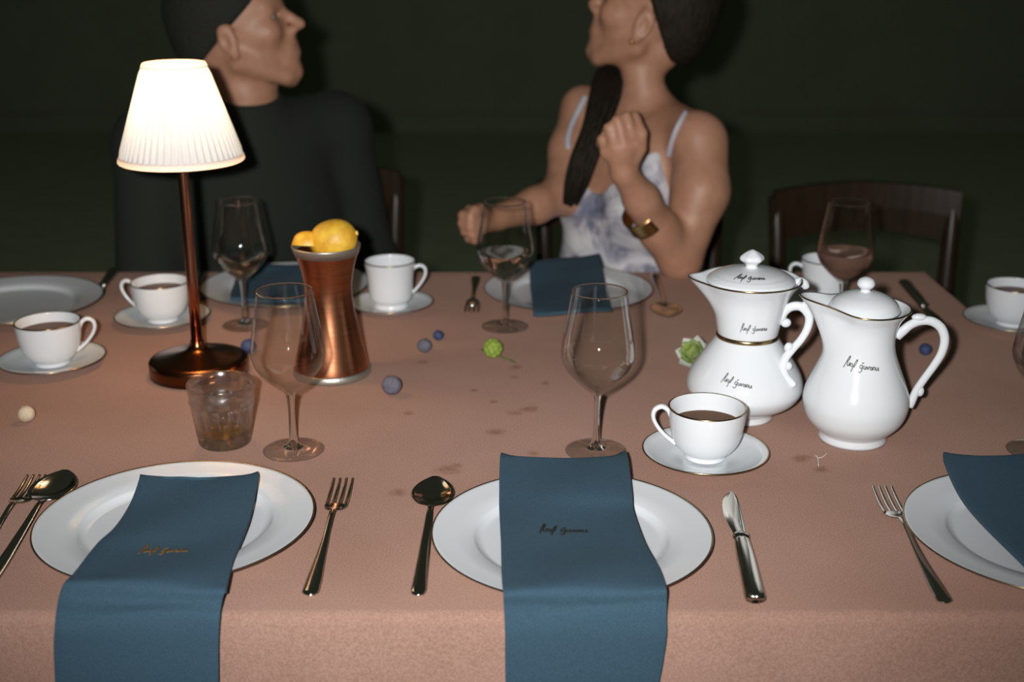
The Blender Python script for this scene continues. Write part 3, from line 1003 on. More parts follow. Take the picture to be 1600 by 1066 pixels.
def jug_def(r, z, a):
    d = abs((a - PI + PI) % (2 * PI) - PI)
    wgt = math.exp(-(d / .42) ** 2) * smoothstep(.088, .149, z)
    side = math.exp(-((d - .85) / .35) ** 2) * smoothstep(.11, .149, z)
    return r + .020 * wgt - .003 * side, z + .012 * math.exp(-(d / .75) ** 2) * smoothstep(.10, .149, z)


jprof = [(0, .003)] + jbody + [(.0470, .1498)] + [(max(p[0] - .0024, 0), p[1]) for p in reversed(jbody[12:])] + [(0, .012)]
mobj('jug_body', *lathe(jprof, 120, jug_def), PORC, jug)
mobj('gilt_rim', *lathe([(.0476, .1482), (.0486, .1490), (.0483, .1501), (.0470, .1500), (.0476, .1482)], 120, jug_def), GILT, jug)
jh = handle_path(jb, [(1401, 525), (1411, 517), (1422, 508), (1437, 502), (1455, 502), (1470, 512), (1476, 530), (1471, 552), (1458, 573), (1444, 592), (1432, 610), (1424, 628), (1420, 634)])
mobj('handle', *join(tube(spline(jh, 5), [.0058, .0052, .0048, .0048, .0050, .0050, .0047, .0044, .0043, .0043, .0046, .0052], 14, 0.82, up=(0, 1, 0)),
                     ball(jh[3] + Vector((-.001, 0, .0045)), .0080, .0050, .0040), ball(jh[10] + Vector((.004, 0, -.001)), .0042, .0038, .0060)), PORC, jug)
jl = mobj('lid', *lathe([(0, .1455), (.0368, .1455), (.0374, .1470)] + [tuple(p) for p in spline([(.0362, .1495), (.0325, .1555), (.0250, .1610), (.0150, .1648), (.0070, .1662)], 5)] + [(0, .1664)], 72), PORC, jug)
mobj('knob', *lathe([(.0062, .1655), (.0048, .1680)] + [tuple(p) for p in spline([(.0055, .1690), (.0085, .1718), (.0092, .1750), (.0072, .1790), (.0030, .1812), (0, .1816)], 4)], 28), PORC, jl)
lathe_letters(jbody[4:], -PI / 2 - .20, .0950, .0044, .00050, -.12, jug, LETTER)

# ------------------------------------------------------------------ copper carafe with lemons
cb = T(519, 583); cb.z += .0003
car = thing('carafe', 'waisted brushed copper carafe with tin bands holding lemon', 'carafe', cb)
co = spline([(.0462, .0060), (.0455, .0120), (.0415, .0300), (.0362, .0540), (.0312, .0800), (.0288, .1030), (.0296, .1200), (.0336, .1400), (.0388, .1570)], 6)
mobj('carafe_body', *lathe([(0, .004)] + [tuple(p) for p in co] + [(max(p[0] - .0012, 0), p[1]) for p in reversed(co)] + [(0, .0075)], 72), COPPER, car)
mobj('base_band', *lathe([(.040, 0), (.0472, 0), (.0480, .0020), (.0474, .0085), (.0462, .0092), (.0455, .006), (.040, 0)], 72), TIN, car)
mobj('rim_band', *lathe([(.0372, .1535), (.0385, .1530), (.0412, .1618), (.0418, .1636), (.0410, .1645), (.0398, .1636), (.0372, .1535)], 72), TIN, car)


def lemon_mesh(l, r):
    n = 20; pr = []
    for i in range(n + 1):
        u = -1 + 2 * i / n
        rr = r * math.sqrt(max(0, 1 - abs(u) ** 2.3))
        nip = .0022 * math.exp(-((1 - abs(u)) / .06) ** 2)
        pr.append((rr if 0 < i < n else 0, u * l + math.copysign(nip, u)))
    return lathe(pr, 36)


lc = W(521, 375, cb.y - .004)
lem = thing('lemon', 'whole yellow lemon in the mouth of the copper carafe', 'lemon', lc)
lo = mobj('lemon_body', *lemon_mesh(.0290, .0245), LEMON, lem); lo.rotation_euler = (.25, 1.25, .15)
lt = mobj('lemon_tip', *lathe([(0, .0290), (.003, .0300), (.0025, .0316), (0, .0322)], 14), PITH, lem); lt.rotation_euler = (.25, 1.25, .15)
wc = W(481, 382, cb.y - .006)
wed = thing('lemon_wedge', 'cut lemon wedge tucked left of the whole lemon in the carafe', 'lemon wedge', wc)


def wedge():
    V, F = [], []
    n, mm = 12, 10
    for i in range(n + 1):
        for j in range(mm + 1):
            u = -1 + 2 * i / n; a = -0.95 + 1.9 * j / mm
            r = .0155 * math.sqrt(max(.0, 1 - abs(u) ** 2.4)) + .0004
            V.append((u * .0190, r * math.sin(a), r * math.cos(a)))
    nc = mm + 1
    for i in range(n):
        for j in range(mm):
            F.append((i * nc + j, i * nc + j + 1, (i + 1) * nc + j + 1, (i + 1) * nc + j))
    return V, F, nc, n


wv, wf, nc, nn = wedge()
pe = mobj('peel', wv, wf, LEMON, wed); pe.rotation_euler = (.5, 0.05, .1)
fv = [(v[0], v[1], v[2]) for i in range(nn + 1) for v in (wv[i * nc], wv[i * nc + nc - 1])] + [((-1 + 2 * i / nn) * .018, 0, -.002) for i in range(nn + 1)]
ff = []
b0 = 2 * (nn + 1)
for i in range(nn):
    ff.append((2 * i, 2 * i + 2, b0 + i + 1, b0 + i)); ff.append((2 * i + 1, b0 + i, b0 + i + 1, 2 * i + 3))
fle = mobj('flesh', fv, ff, PITH, wed, False); fle.rotation_euler = (.5, 0.05, .1)

# ------------------------------------------------------------------ table lamp
lb_ = T(312, 584); lb_.z += .0003
lamp = thing('table_lamp', 'copper table lamp with a lit white pleated shade', 'lamp', lb_)
mobj('base', *lathe([(0, 0), (.0580, 0), (.0600, .0012), (.0602, .0185), (.0585, .0208), (.0520, .0225)] + [tuple(p) for p in spline([(.0480, .0232), (.0300, .0270), (.0170, .0310), (.0105, .0360), (.0078, .0440)], 5)] + [(0, .0445)], 72), BRONZE, lamp)
mobj('stem', *lathe([(0, .040), (.0070, .0400), (.0066, .12), (.0060, .27), (.0058, .350), (0, .351)], 32), LCOPPER, lamp)
SZ0, SZ1, SR0, SR1 = .268, .379, .0722, .0352


def shade():
    npl = 52; seg = npl * 6
    V, F = [], []
    nz = 14
    for i in range(nz + 1):
        t = i / nz; z = SZ0 + .0060 + (SZ1 - .0040 - SZ0 - .0060) * t
        r = SR0 + (SR1 - SR0) * (z - SZ0) / (SZ1 - SZ0)
        for k in range(seg):
            a = 2 * PI * k / seg
            tri = abs(((k / 6) % 1) * 2 - 1)
            V.append(((r + (tri - .5) * .0034 * (0.35 if i in (0, nz) else 1)) * math.cos(a), (r + (tri - .5) * .0034 * (0.35 if i in (0, nz) else 1)) * math.sin(a), z))
    for i in range(nz):
        for k in range(seg):
            k2 = (k + 1) % seg
            F.append((i * seg + k, i * seg + k2, (i + 1) * seg + k2, (i + 1) * seg + k))
    return V, F


so = mobj('shade', *shade(), SHADE, lamp)
def sl(z): return SR0 + (SR1 - SR0) * (z - SZ0) / (SZ1 - SZ0)


mobj('shade_hem', *lathe([(sl(SZ0) - .0012, SZ0 - .0022), (sl(SZ0) + .0002, SZ0 - .0014), (sl(SZ0) + .0010, SZ0), (sl(SZ0 + .004) + .0012, SZ0 + .004), (sl(SZ0 + .0062) + .0006, SZ0 + .0062)], 96), HEM, so)
mobj('shade_top_tape', *lathe([(sl(SZ1 - .0042) + .0010, SZ1 - .0042), (sl(SZ1 - .002) + .0011, SZ1 - .002), (sl(SZ1) + .0006, SZ1 + .0004), (sl(SZ1) - .0004, SZ1 + .0008)], 96), HEM, so)
mobj('bulb', *ball((0, 0, .340), .0085), BULB, lamp)
wires = []
for k in range(3):
    a = 2 * PI * k / 3 + .5
    wires.append(tube([(0, 0, .349), (.0535 * math.cos(a), .0535 * math.sin(a), .3140)], .0008, 6))
mobj('shade_carrier', *join(*wires), LCOPPER, lamp)
bl = bpy.data.lights.new('bulb_light', 'POINT')
bl.energy = 2.0; bl.color = (1.0, 0.54, 0.20); bl.shadow_soft_size = .012
blo = bpy.data.objects.new('bulb_light', bl); COL.objects.link(blo); blo.parent = lamp; blo.location = (0, 0, .329)

# ------------------------------------------------------------------ loose berries, hop cone and bud
def berry(px, py, rad, m, label, cat='berry', name='berry'):
    # seen centre -> resting place
    p = T(px, py, rad)
    t = thing(name, label, cat, (p.x, p.y, ZT), random.random() * 6, 'loose berries on the cloth' if name == 'berry' else None)
    V, F = ball((0, 0, rad), rad, rad, rad * .96, 24, 14)
    rnd = random.Random(int(px))
    V = [(x * (1 + .012 * math.sin(z * 260)), y, z) for x, y, z in V]
    mobj('berry_skin' if name == 'berry' else 'ball_skin', V, F, m, t)
    c = mobj('calyx', *lathe([(0, -.0002), (.0010, .0), (.0019, .0004), (.0021, .0001), (.0016, -.0008), (0, -.0008)], 10, lambda r, z, a: (r * (1 + .25 * math.cos(5 * a)), z)), m, t)
    c.location = (rad * .35, rad * .2, rad + rad * .86)
    return t


berry(612, 602, .0120, BERRY, 'large dusty blue-grey berry right of the copper carafe, nearest of the three')
berry(663, 540, .0095, BERRY, 'medium blue-grey berry behind the largest one, left of the smallest')
berry(685, 524, .0072, DBERRY, 'smallest dark blue berry, right of the medium grey one')
berry(388, 541, .0098, DBERRY, 'deep blue berry beside the lamp base, seen past the wine glass')
berry(1446, 546, .0082, DBERRY, 'dark blue berry seen through the handle of the jug')
berry(41, 647, .0096, CREAM, 'cream-coloured small round ball near the left edge, below the cup', 'ball', 'cream_ball')


def bract(L, wd, curl, cup=.35):
    rows = []
    for i in range(7):
        a = i / 6
        ww = wd * math.sin(PI * (a * .88 + .10)) ** .8 if i < 6 else wd * .05
        r = []
        for j in range(5):
            u = -1 + j / 2
            r.append((u * ww, -curl * a * a * L + cup * u * u * ww * .6, a * L))
        rows.append(r)
    return gridmesh(rows)


def cone_of_bracts(t, layers, L, wd, m, name, axis_tilt, rise=.5, mats=None):
    """bracts round an axis; each is a part"""
    k = 0
    base, F = bract(L, wd, -.55)
    me_cache = {}
    for li, (n, zoff, open_, sc) in enumerate(layers):
        for q in range(n):
            a = 2 * PI * q / n + li * .6
            mm = (mats[li] if mats else m)
            key = mm.name
            if key not in me_cache:
                o = mobj(name, base, F, mm, t); me_cache[key] = o.data
            else:
                o = bpy.data.objects.new(name, me_cache[key]); COL.objects.link(o); o.parent = t
            Rm = axis_tilt @ Matrix.Translation((0, 0, zoff)) @ Matrix.Rotation(a, 4, 'Z') @ Matrix.Rotation(open_, 4, 'X') @ Matrix.Scale(sc, 4)
            o.matrix_local = Rm
            k += 1


hc = T(770, 543, .013)
hop = thing('hop_cone', 'small bright green hop cone on a thin stalk in front of the far wine glass', 'hop cone', (hc.x, hc.y, ZT + .012))
lump, lumpF = ball((0, 0, 0), .0052, .0046, .0040, 12, 8)
lump_me = None
for k in range(26):
    zz = 1 - 2 * (k + .5) / 26; a = k * 2.39996
    n_ = Vector((math.sqrt(1 - zz * zz) * math.cos(a), math.sqrt(1 - zz * zz) * math.sin(a), zz))
    if lump_me is None:
        o = mobj('bract', lump, lumpF, LEAF, hop); lump_me = o.data
    else:
        o = bpy.data.objects.new('bract', lump_me); COL.objects.link(o); o.parent = hop
    o.matrix_local = Matrix.Translation(n_ * .0092) @ n_.to_track_quat('Z', 'Y').to_matrix().to_4x4()
mobj('core', *ball((0, 0, 0), .0088, .0088, .0088, 14, 10), STEM, hop)
s0 = Vector((hc.x, hc.y, ZT + .012))
sp = [T(776, 552, .006) - s0, T(786, 559, .003) - s0, T(797, 562, .002) - s0, T(806, 567, .002) - s0]
mobj('stalk', *tube(spline(sp, 4), [.0014, .0012, .0010, .0009], 6), STEM, hop)
sp = [T(764, 553, .006) - s0, T(757, 549, .004) - s0, T(752, 545, .003) - s0]
mobj('leaf', *tube(spline(sp, 4), [.0012, .0026, .0006], 6, .4), STEM, hop)

bc = T(1087, 553, .018)
bud = thing('flower_bud', 'plump green bud with pale outer bracts half hidden behind the coffee pot', 'flower bud', (bc.x, bc.y, ZT + .016))
tilt = Matrix.Rotation(math.radians(48), 4, 'X') @ Matrix.Rotation(math.radians(-28), 4, 'Y')
cone_of_bracts(bud, [(7, -.014, 1.15, 1.15), (8, -.010, 1.0, 1.05), (8, -.005, .85, 1.0), (7, .0, .62, .95), (5, .004, .36, .85)], .0275, .0098, PALELEAF, 'bract', tilt,
               mats=[WHITEPETAL, PALELEAF, PALELEAF, PALELEAF, LEAF])
mobj('core', *ball((0, 0, 0), .0085, .0085, .010, 14, 10), LEAF, bud)

ta = T(1280, 718)
th_ = thing('thread', 'tiny forked scrap of white thread on the cloth in front of the jug', 'thread', (ta.x, ta.y, ZT))
_q = lambda px, py: T(px, py, .0008) - Vector((ta.x, ta.y, ZT))
mobj('strand', *tube(spline([_q(1274, 712), _q(1278, 716), _q(1279, 728)], 4), .0005, 6), WHITEPETAL, th_)
mobj('strand', *tube(spline([_q(1278, 716), _q(1286, 714), _q(1292, 708)], 4), .0004, 6), WHITEPETAL, th_)

# ------------------------------------------------------------------ people: signed distance bodies turned into one surface each
class Field:
    def __init__(self, lo, hi, vox):
        self.lo = np.array(lo, np.float32); self.v = vox
        self.n = np.ceil((np.array(hi) - self.lo) / vox).astype(int) + 1
        self.a = np.full(tuple(self.n), 0.08, np.float32)

    def box(self, lo, hi):
        i0 = np.clip(np.floor((np.array(lo) - self.lo) / self.v).astype(int), 0, self.n)
        i1 = np.clip(np.ceil((np.array(hi) - self.lo) / self.v).astype(int) + 1, 0, self.n)
        return i0, i1

    def pts(self, i0, i1):
        ax = [self.lo[k] + self.v * np.arange(i0[k], i1[k], dtype=np.float32) for k in range(3)]
        return np.meshgrid(*ax, indexing='ij')

    def put(self, i0, i1, d, k, sub=False):
        s = tuple(slice(i0[q], i1[q]) for q in range(3))
        A = self.a[s]
        if sub:
            d = -d
            h = np.clip(.5 - .5 * (d - A) / k, 0, 1)
            self.a[s] = d * (1 - h) + A * h + k * h * (1 - h)
        else:
            h = np.clip(.5 + .5 * (d - A) / k, 0, 1)
            self.a[s] = d * (1 - h) + A * h - k * h * (1 - h)

    def cone(self, a, b, r1, r2, k=.012, sub=False):
        a = np.array(a, np.float32); b = np.array(b, np.float32)
        m = max(r1, r2) + k + .03
        i0, i1 = self.box(np.minimum(a, b) - m, np.maximum(a, b) + m)
        if (i1 <= i0).any(): return
        X, Y, Z = self.pts(i0, i1)
        ab = b - a; L = float(ab @ ab) + 1e-12
        t = np.clip(((X - a[0]) * ab[0] + (Y - a[1]) * ab[1] + (Z - a[2]) * ab[2]) / L, 0, 1)
        d = np.sqrt((X - a[0] - t * ab[0]) ** 2 + (Y - a[1] - t * ab[1]) ** 2 + (Z - a[2] - t * ab[2]) ** 2) - (r1 + (r2 - r1) * t)
        self.put(i0, i1, d, k, sub)

    def chain(self, pts, rad, k=.012):
        for i in range(len(pts) - 1):
            self.cone(pts[i], pts[i + 1], rad[i], rad[i + 1], k)

    def ell(self, c, R, rad, k=.02, sub=False):
        c = np.array(c, np.float32); rad = np.array(rad, np.float32); R = np.array(R, np.float32)
        m = float(rad.max()) + k + .03
        i0, i1 = self.box(c - m, c + m)
        if (i1 <= i0).any(): return
        X, Y, Z = self.pts(i0, i1)
        X = X - c[0]; Y = Y - c[1]; Z = Z - c[2]
        q = [X * R[0, j] + Y * R[1, j] + Z * R[2, j] for j in range(3)]
        k0 = np.sqrt(sum((q[j] / rad[j]) ** 2 for j in range(3))) + 1e-6
        k1 = np.sqrt(sum((q[j] / rad[j] ** 2) ** 2 for j in range(3))) + 1e-6
        self.put(i0, i1, k0 * (k0 - 1) / k1, k, sub)

    def clip(self, fn):
        """keep only where fn(X, Y, Z) <= 0"""
        X, Y, Z = self.pts((0, 0, 0), self.n)
        self.a = np.maximum(self.a, fn(X, Y, Z).astype(np.float32))

    def mesh(self):
        a = self.a; n = a.shape
        ins = a < 0
        c = np.zeros(tuple(k - 1 for k in n), np.int8)
        for i in (0, 1):
            for j in (0, 1):
                for k in (0, 1):
                    c += ins[i:n[0] - 1 + i, j:n[1] - 1 + j, k:n[2] - 1 + k]
        act = (c > 0) & (c < 8)
        idx = np.full(act.shape, -1, np.int64)
        cells = np.argwhere(act)
        idx[act] = np.arange(len(cells))
        acc = np.zeros((len(cells), 3)); cnt = np.zeros(len(cells))
        corners = [(i, j, k) for i in (0, 1) for j in (0, 1) for k in (0, 1)]
        vals = {q: a[cells[:, 0] + q[0], cells[:, 1] + q[1], cells[:, 2] + q[2]] for q in corners}
        for q in corners:
            for ax in range(3):
                if q[ax] == 0:
                    p = list(q); p[ax] = 1; p = tuple(p)
                    v0, v1 = vals[q], vals[p]
                    x = (v0 < 0) != (v1 < 0)
                    t = np.where(x, v0 / np.where(x, v0 - v1, 1), 0)
                    pos = np.tile(np.array(q, float), (len(cells), 1)); pos[:, ax] = t
                    acc[x] += pos[x]; cnt[x] += 1
        V = self.lo + self.v * (cells + acc / cnt[:, None])
        F = []
        for ax in range(3):
            s0 = [slice(None)] * 3; s1 = [slice(None)] * 3
            s0[ax] = slice(0, -1); s1[ax] = slice(1, None)
            cr = ins[tuple(s0)] != ins[tuple(s1)]
            e = np.argwhere(cr)
            b, d = [(1, 2), (2, 0), (0, 1)][ax]
            ok = (e[:, b] > 0) & (e[:, d] > 0) & (e[:, b] < n[b] - 1) & (e[:, d] < n[d] - 1)
            e = e[ok]
            q = []
            for (u, v) in ((0, 0), (1, 0), (1, 1), (0, 1)):
                p = e.copy(); p[:, b] -= u; p[:, d] -= v
                q.append(idx[p[:, 0], p[:, 1], p[:, 2]])
            q = np.stack(q, 1)
            flip = ins[e[:, 0], e[:, 1], e[:, 2]]
            q[~flip] = q[~flip][:, ::-1]
            F.append(q)
        F = np.concatenate(F)
        F = F[(F >= 0).all(1)]
        return V, F


def smooth_verts(V, F, it=2, lam=.5):
    e = np.concatenate([F[:, [0, 1]], F[:, [1, 2]], F[:, [2, 3]], F[:, [3, 0]]])
    for _ in range(it):
        s = np.zeros_like(V); c = np.zeros(len(V))
        for k in (0, 1):
            np.add.at(s, e[:, k], V[e[:, 1 - k]]); np.add.at(c, e[:, k], 1)
        V = V * (1 - lam) + lam * s / np.maximum(c, 1)[:, None]
    return V


def sdf_obj(name, fld, m, parent, org, it=2):
    V, F = fld.mesh()
    V = smooth_verts(V, F, it)
    me = bpy.data.meshes.new(name)
    me.from_pydata((V - np.array(org)).tolist(), [], F.tolist())
    me.update(); me.materials.append(m); me.shade_smooth()
    o = bpy.data.objects.new(name, me); COL.objects.link(o); o.parent = parent
    return o, V, F


def frame(fwd, up=(0, 0, 1)):
    f = Vector(fwd).normalized(); u = Vector(up)
    l = u.cross(f).normalized(); u = f.cross(l).normalized()
    return np.array([[f.x, l.x, u.x], [f.y, l.y, u.y], [f.z, l.z, u.z]])


I3 = np.eye(3)


def head(F, O, R, s, nose=1.0, jaw=1.0):
    """skull, jaw, nose, lips, ears in head axes (x forward, y left, z up); O is between the ears at eye height"""
    P = lambda x, y, z: np.array(O) + R @ (np.array((x, y, z)) * s)
    def E(c, rad, k, sub=False): F.ell(P(*c), R, np.array(rad) * s, k * s, sub)
    def C(a, b, r1, r2, k, sub=False): F.cone(P(*a), P(*b), r1 * s, r2 * s, k * s, sub)
    E((-.012, 0, .048), (.098, .076, .088), .02)
    E((.030, 0, -.015), (.062, .058, .078), .03)
    E((.050, 0, .045), (.048, .058, .050), .02)
    for q in (-1, 1):
        C((-.005, q * .056, -.045), (.058 * jaw, q * .022, -.094), .018, .017, .022)
        C((.080, q * .012, .030), (.072, q * .045, .030), .011, .010, .012)
        E((.058, q * .046, -.012), (.026, .018, .020), .02)
        E((-.006, q * .078, -.002), (.019, .0075, .031), .006)
        E((-.010, q * .084, -.004), (.009, .006, .015), .004, True)
        E((-.002, q * .077, -.030), (.009, .006, .010), .005)
    C((.066, 0, -.100), (.078, 0, -.094), .019, .016, .016)
    for q in (-1, 1):
        E((.092, q * .032, .012), (.020, .017, .012), .010, True)
    for q in (-1, 1):
        C((.0875, q * .020, .0215), (.078, q * .046, .019), .0055, .0050, .006)
        C((.0850, q * .022, .0010), (.076, q * .044, .003), .0050, .0045, .006)
    C((.086, 0, .022), (.112 * nose, 0, -.016), .0075, .0105, .010)
    for q in (-1, 1):
        E((.0985, q * .011, -.022), (.013, .009, .008), .008)
    E((.088, 0, -.040), (.012, .022, .014), .012)
    for q in (-1, 1):
        C((.0945, q * .003, -.048), (.086, q * .021, -.053), .0055, .0035, .005)
        C((.0935, q * .003, -.0605), (.086, q * .019, -.054), .0060, .0035, .005)
    E((.070, 0, -.060), (.0250, .030, .037), .012)
    return P


def eyes(P, R, s, parent, org):
    for q in (-1, 1):
        c = P(.0705, q * .032, .011)
        o = mobj('eye', *ball((0, 0, 0), .0125 * s), EYEW, parent); o.location = Vector(c) - Vector(org)
        c2 = np.array((.0078, 0, 0)) * s
        i = mobj('iris', *ball((R @ c2), .0062 * s), IRIS, o)


def hair_cap(P, R, O, s, lo, hi, vox, thick, thr, nape, parent, org, m, extra=None, name='hair', pl=(-.8, .6)):
    F = Field(lo, hi, vox)
    F.ell(P(-.012, 0, .050), R, np.array((.098 + thick, .076 + thick, .088 + thick)) * s, .01)
    F.ell(P(-.050, 0, .000), R, np.array((.062 + thick * .6, .062 + thick * .6, .070)) * s, .02)
    Ri = R.T
    def cut(X, Y, Z):
        x = (Ri[0, 0] * (X - O[0]) + Ri[0, 1] * (Y - O[1]) + Ri[0, 2] * (Z - O[2])) / s
        z = (Ri[2, 0] * (X - O[0]) + Ri[2, 1] * (Y - O[1]) + Ri[2, 2] * (Z - O[2])) / s
        d1 = thr - (pl[0] * x + pl[1] * z)
        return np.maximum(d1, nape - z) * s
    F.clip(cut)
    if extra: extra(F)
    return sdf_obj(name, F, m, parent, org, 2)


def finger(F, pts, r0, r1, k=.004):
    n = len(pts)
    rr = [r0 + (r1 - r0) * i / (n - 1) for i in range(n)]
    F.chain(pts, rr, k)


# ---- woman in the tie-dye top
def woman():
    wx = W(980, 300, 2.14)
    org = Vector((wx.x, wx.y, 0))
    root = thing('person', 'person in tie-dye camisole with long dark hair and gold bangle, one elbow on table', 'person', org)
    SL = W(1096, 222, 2.00); SR = W(912, 170, 2.20)
    u = (SL - SR); u.z = 0; u.normalize()
    fw = Vector((u.y, -u.x, 0))
    if fw.y > 0: fw = -fw
    RB = frame(fw)                                   # x forward, y left, z up
    lo = (-.16, 1.74, .52); hi = (.45, 2.36, 1.32)
    B = Field(lo, hi, .0042)
    mid = (SL + SR) / 2
    def bp(f, l, z): return np.array((mid.x, mid.y, 0)) + np.array(fw) * f + np.array(u) * l * 1.0 + np.array((0, 0, z))
    zs = (SL.z + SR.z) / 2
    def torso(F, g=0.0):
        F.ell(bp(.00, -.005, zs - .055), RB, (.066 + g, .115 + g, .075), .03)
        F.ell(bp(.01, -.005, zs - .14), RB, (.076 + g, .112 + g, .12), .04)
        F.ell(bp(.00, -.005, zs - .29), RB, (.070 + g, .098 + g, .12), .04)
        F.ell(bp(.00, -.005, zs - .42), RB, (.088 + g, .125 + g, .10), .04)
        for q in (-1, 1):
            F.ell(bp(.060, q * .058 - .005, zs - .135), RB, (.042 + g, .046 + g, .050), .03)
    torso(B)
    # neck, shoulders
    nb = W(1010, 172, 2.125); nt = W(997, 62, 2.135)
    B.cone(nb, nt, .038, .031, .015)
    B.cone(nb + Vector((.02, .02, -.01)), SL + Vector((-.012, 0, .012)), .034, .036, .03)
    B.cone(nb + Vector((-.02, 0, -.012)), SR, .032, .034, .03)
    # her left arm: elbow on the table edge, hand up at the chest
    EL = W(1064, 402, 1.935)
    B.chain([SL, W(1094, 300, 1.965), EL], [.043, .044, .034], .02)
    WR = W(974, 268, 1.845)
    B.chain([EL + Vector((-.004, -.004, -.004)), W(1030, 360, 1.91), W(1002, 312, 1.875), WR], [.033, .031, .026, .0195], .015)
    HP = W(970, 240, 1.838)
    B.chain([WR, HP], [.0185, .020], .012)
    mcp = [W(991, 224, 1.832), W(976, 228, 1.826), W(960, 229, 1.830), W(947, 238, 1.838)]
    pip = [W(979, 181, 1.838), W(965, 187, 1.832), W(951, 199, 1.834), W(940, 217, 1.842)]
    mid2 = [W(973, 190, 1.862), W(959, 195, 1.856), W(946, 206, 1.856), W(937, 224, 1.860)]
    tip = [W(982, 210, 1.872), W(968, 212, 1.868), W(954, 220, 1.866), W(944, 232, 1.866)]
    for a in mcp:
        B.cone(WR.lerp(HP, .6), a, .013, .0105, .008)
    for i in range(4):
        finger(B, [mcp[i], pip[i], mid2[i], tip[i]], (.0088, .0088, .0084, .0076)[i], .0062, .0025)
    B.chain([W(985, 258, 1.845), W(1000, 232, 1.838), W(1003, 208, 1.838), W(993, 184, 1.850), W(990, 176, 1.853)], [.0125, .0100, .0085, .0076, .0062], .004)
    # her right arm reaching to the left
    ER = W(880, 302, 2.09)
    B.chain([SR, W(893, 235, 2.15), ER], [.038, .037, .034], .02)
    WR2 = W(778, 340, 1.985)
    B.chain([ER, W(835, 322, 2.04), WR2], [.034, .029, .020], .015)
    HP2 = W(752, 347, 1.965)
    B.chain([WR2, HP2], [.019, .020], .01)
    k2 = [W(733, 330, 1.945), W(731, 343, 1.945), W(733, 356, 1.948), W(738, 367, 1.953)]
    p2 = [W(723, 336, 1.918), W(722, 349, 1.917), W(726, 362, 1.920), W(732, 373, 1.927)]
    m2 = [W(735, 344, 1.905), W(735, 355, 1.905), W(738, 367, 1.908), W(742, 376, 1.915)]
    t2 = [W(748, 343, 1.918), W(748, 354, 1.918), W(749, 365, 1.920), W(750, 374, 1.926)]
    for a in k2:
        B.cone(HP2, a, .015, .0105, .008)
    for i in range(4):
        finger(B, [k2[i], p2[i], m2[i], t2[i]], (.0088, .0088, .0084, .0076)[i], .0064, .0025)
    B.chain([W(758, 336, 1.960), W(750, 327, 1.935), W(741, 329, 1.915), W(736, 335, 1.905)], [.0120, .0095, .0085, .0068], .004)
    # head turned to her right and away, chin lifted
    yaw, pit = math.radians(19), math.radians(21)
    f = Vector((-math.cos(yaw) * math.cos(pit), math.sin(yaw) * math.cos(pit), math.sin(pit)))
    RH_ = frame(f)
    s = .90
    ear = W(1003, 38, 2.065)
    O = np.array(ear) - RH_ @ (np.array((-.004, .080, -.002)) * s)
    P = head(B, O, RH_, s)
    B.cone(P(-.035, 0, -.045), np.array(nt), .038, .031, .015)
    body, V, F = sdf_obj('body', B, SKIN, root, org, 2)
    eyes(P, RH_, s, root, org)
    # camisole
    Cf = Field((-.16, 1.85, .50), (.42, 2.36, 1.0), .0045)
    torso(Cf, .005)
    Cf.ell(bp(.02, -.035, zs - .27), RB, (.085, .105, .13), .05)
    Cf.ell(bp(.01, -.010, zs - .40), RB, (.100, .130, .12), .04)
    zv, zb = W(925, 302, 2.05).z, zs - .045
    def neck(X, Y, Z):
        l = (X - mid.x) * u.x + (Y - mid.y) * u.y
        ff = (X - mid.x) * fw.x + (Y - mid.y) * fw.y
        top = np.where(ff > 0, zv + np.clip((np.abs(l + .012) - .012) * 1.05, 0, .075) - np.clip((np.abs(l) - .082) * 3.0, 0, 1), zs - .13)
        return np.maximum((Z - top) * .7, (.60 - Z))
    Cf.clip(neck)
    sdf_obj('camisole', Cf, TIE, root, org, 3)
    tree = BVHTree.FromPolygons([Vector(v) for v in V], F.tolist())
    eye_ = Vector((0, 0, ZC))
    def on_body(px, py, off):
        d = (W(px, py, 2.0) - eye_).normalized()
        h, nrm, _, _ = tree.ray_cast(eye_, d)
        return (h + nrm * off - org) if h is not None else None
    for pts in ([(1047, 244), (1051, 226), (1057, 208), (1065, 191), (1073, 177), (1081, 165)], [(888, 232), (888, 215), (893, 198), (900, 182), (908, 166), (915, 152)]):
        q = [on_body(a, b, .0022) for a, b in pts]
        q = [x for x in q if x is not None]
        if len(q) > 2:
            mobj('strap', *tube(spline(q, 4), .0048, 8, .45), STRAP, root)
    # hair: cap on the head, gathered and falling in front of her right shoulder
    hs = sdf_obj  # one surface for the cap
    cap, _, _ = hair_cap(P, RH_, O, s, (.02, 1.95, 1.02), (.45, 2.42, 1.42), .005, .008, .026, -.050, root, org, HAIR)
    strands = []
    rnd = random.Random(3)
    base = [W(1022, 30, 2.22), W(985, 85, 2.205), W(955, 115, 2.15), W(946, 150, 2.08), W(930, 200, 2.04), W(912, 245, 2.02), W(900, 285, 2.02), W(893, 318, 2.03)]
    for k in range(46):
        a = rnd.random() * 2 * PI; rr = .021 * math.sqrt(rnd.random())
        off = Vector((math.cos(a) * rr, math.sin(a) * rr * .7, math.sin(a) * rr * .3))
        e = .55 + .75 * rnd.random()
        pts = []
        for i, b in enumerate(base):
            spread = (1.0, 1.25, 1.25, 1.15, 1.05, .95, .85, .6)[i]
            pts.append(b + off * spread + Vector((rnd.uniform(-1, 1), rnd.uniform(-1, 1), 0)) * .003 - org)
        cut = 8 if rnd.random() > .3 else 7
        strands.append(tube(spline(pts[:cut], 4), [.004, .0058, .0058, .0055, .0050, .0045, .0036, .0012][:cut], 6))
    mobj('hair_lock', *join(*strands), HAIR, root)
    # bangle round the left forearm, earring
    a, b = W(1019, 354, 1.905), W(993, 322, 1.883)
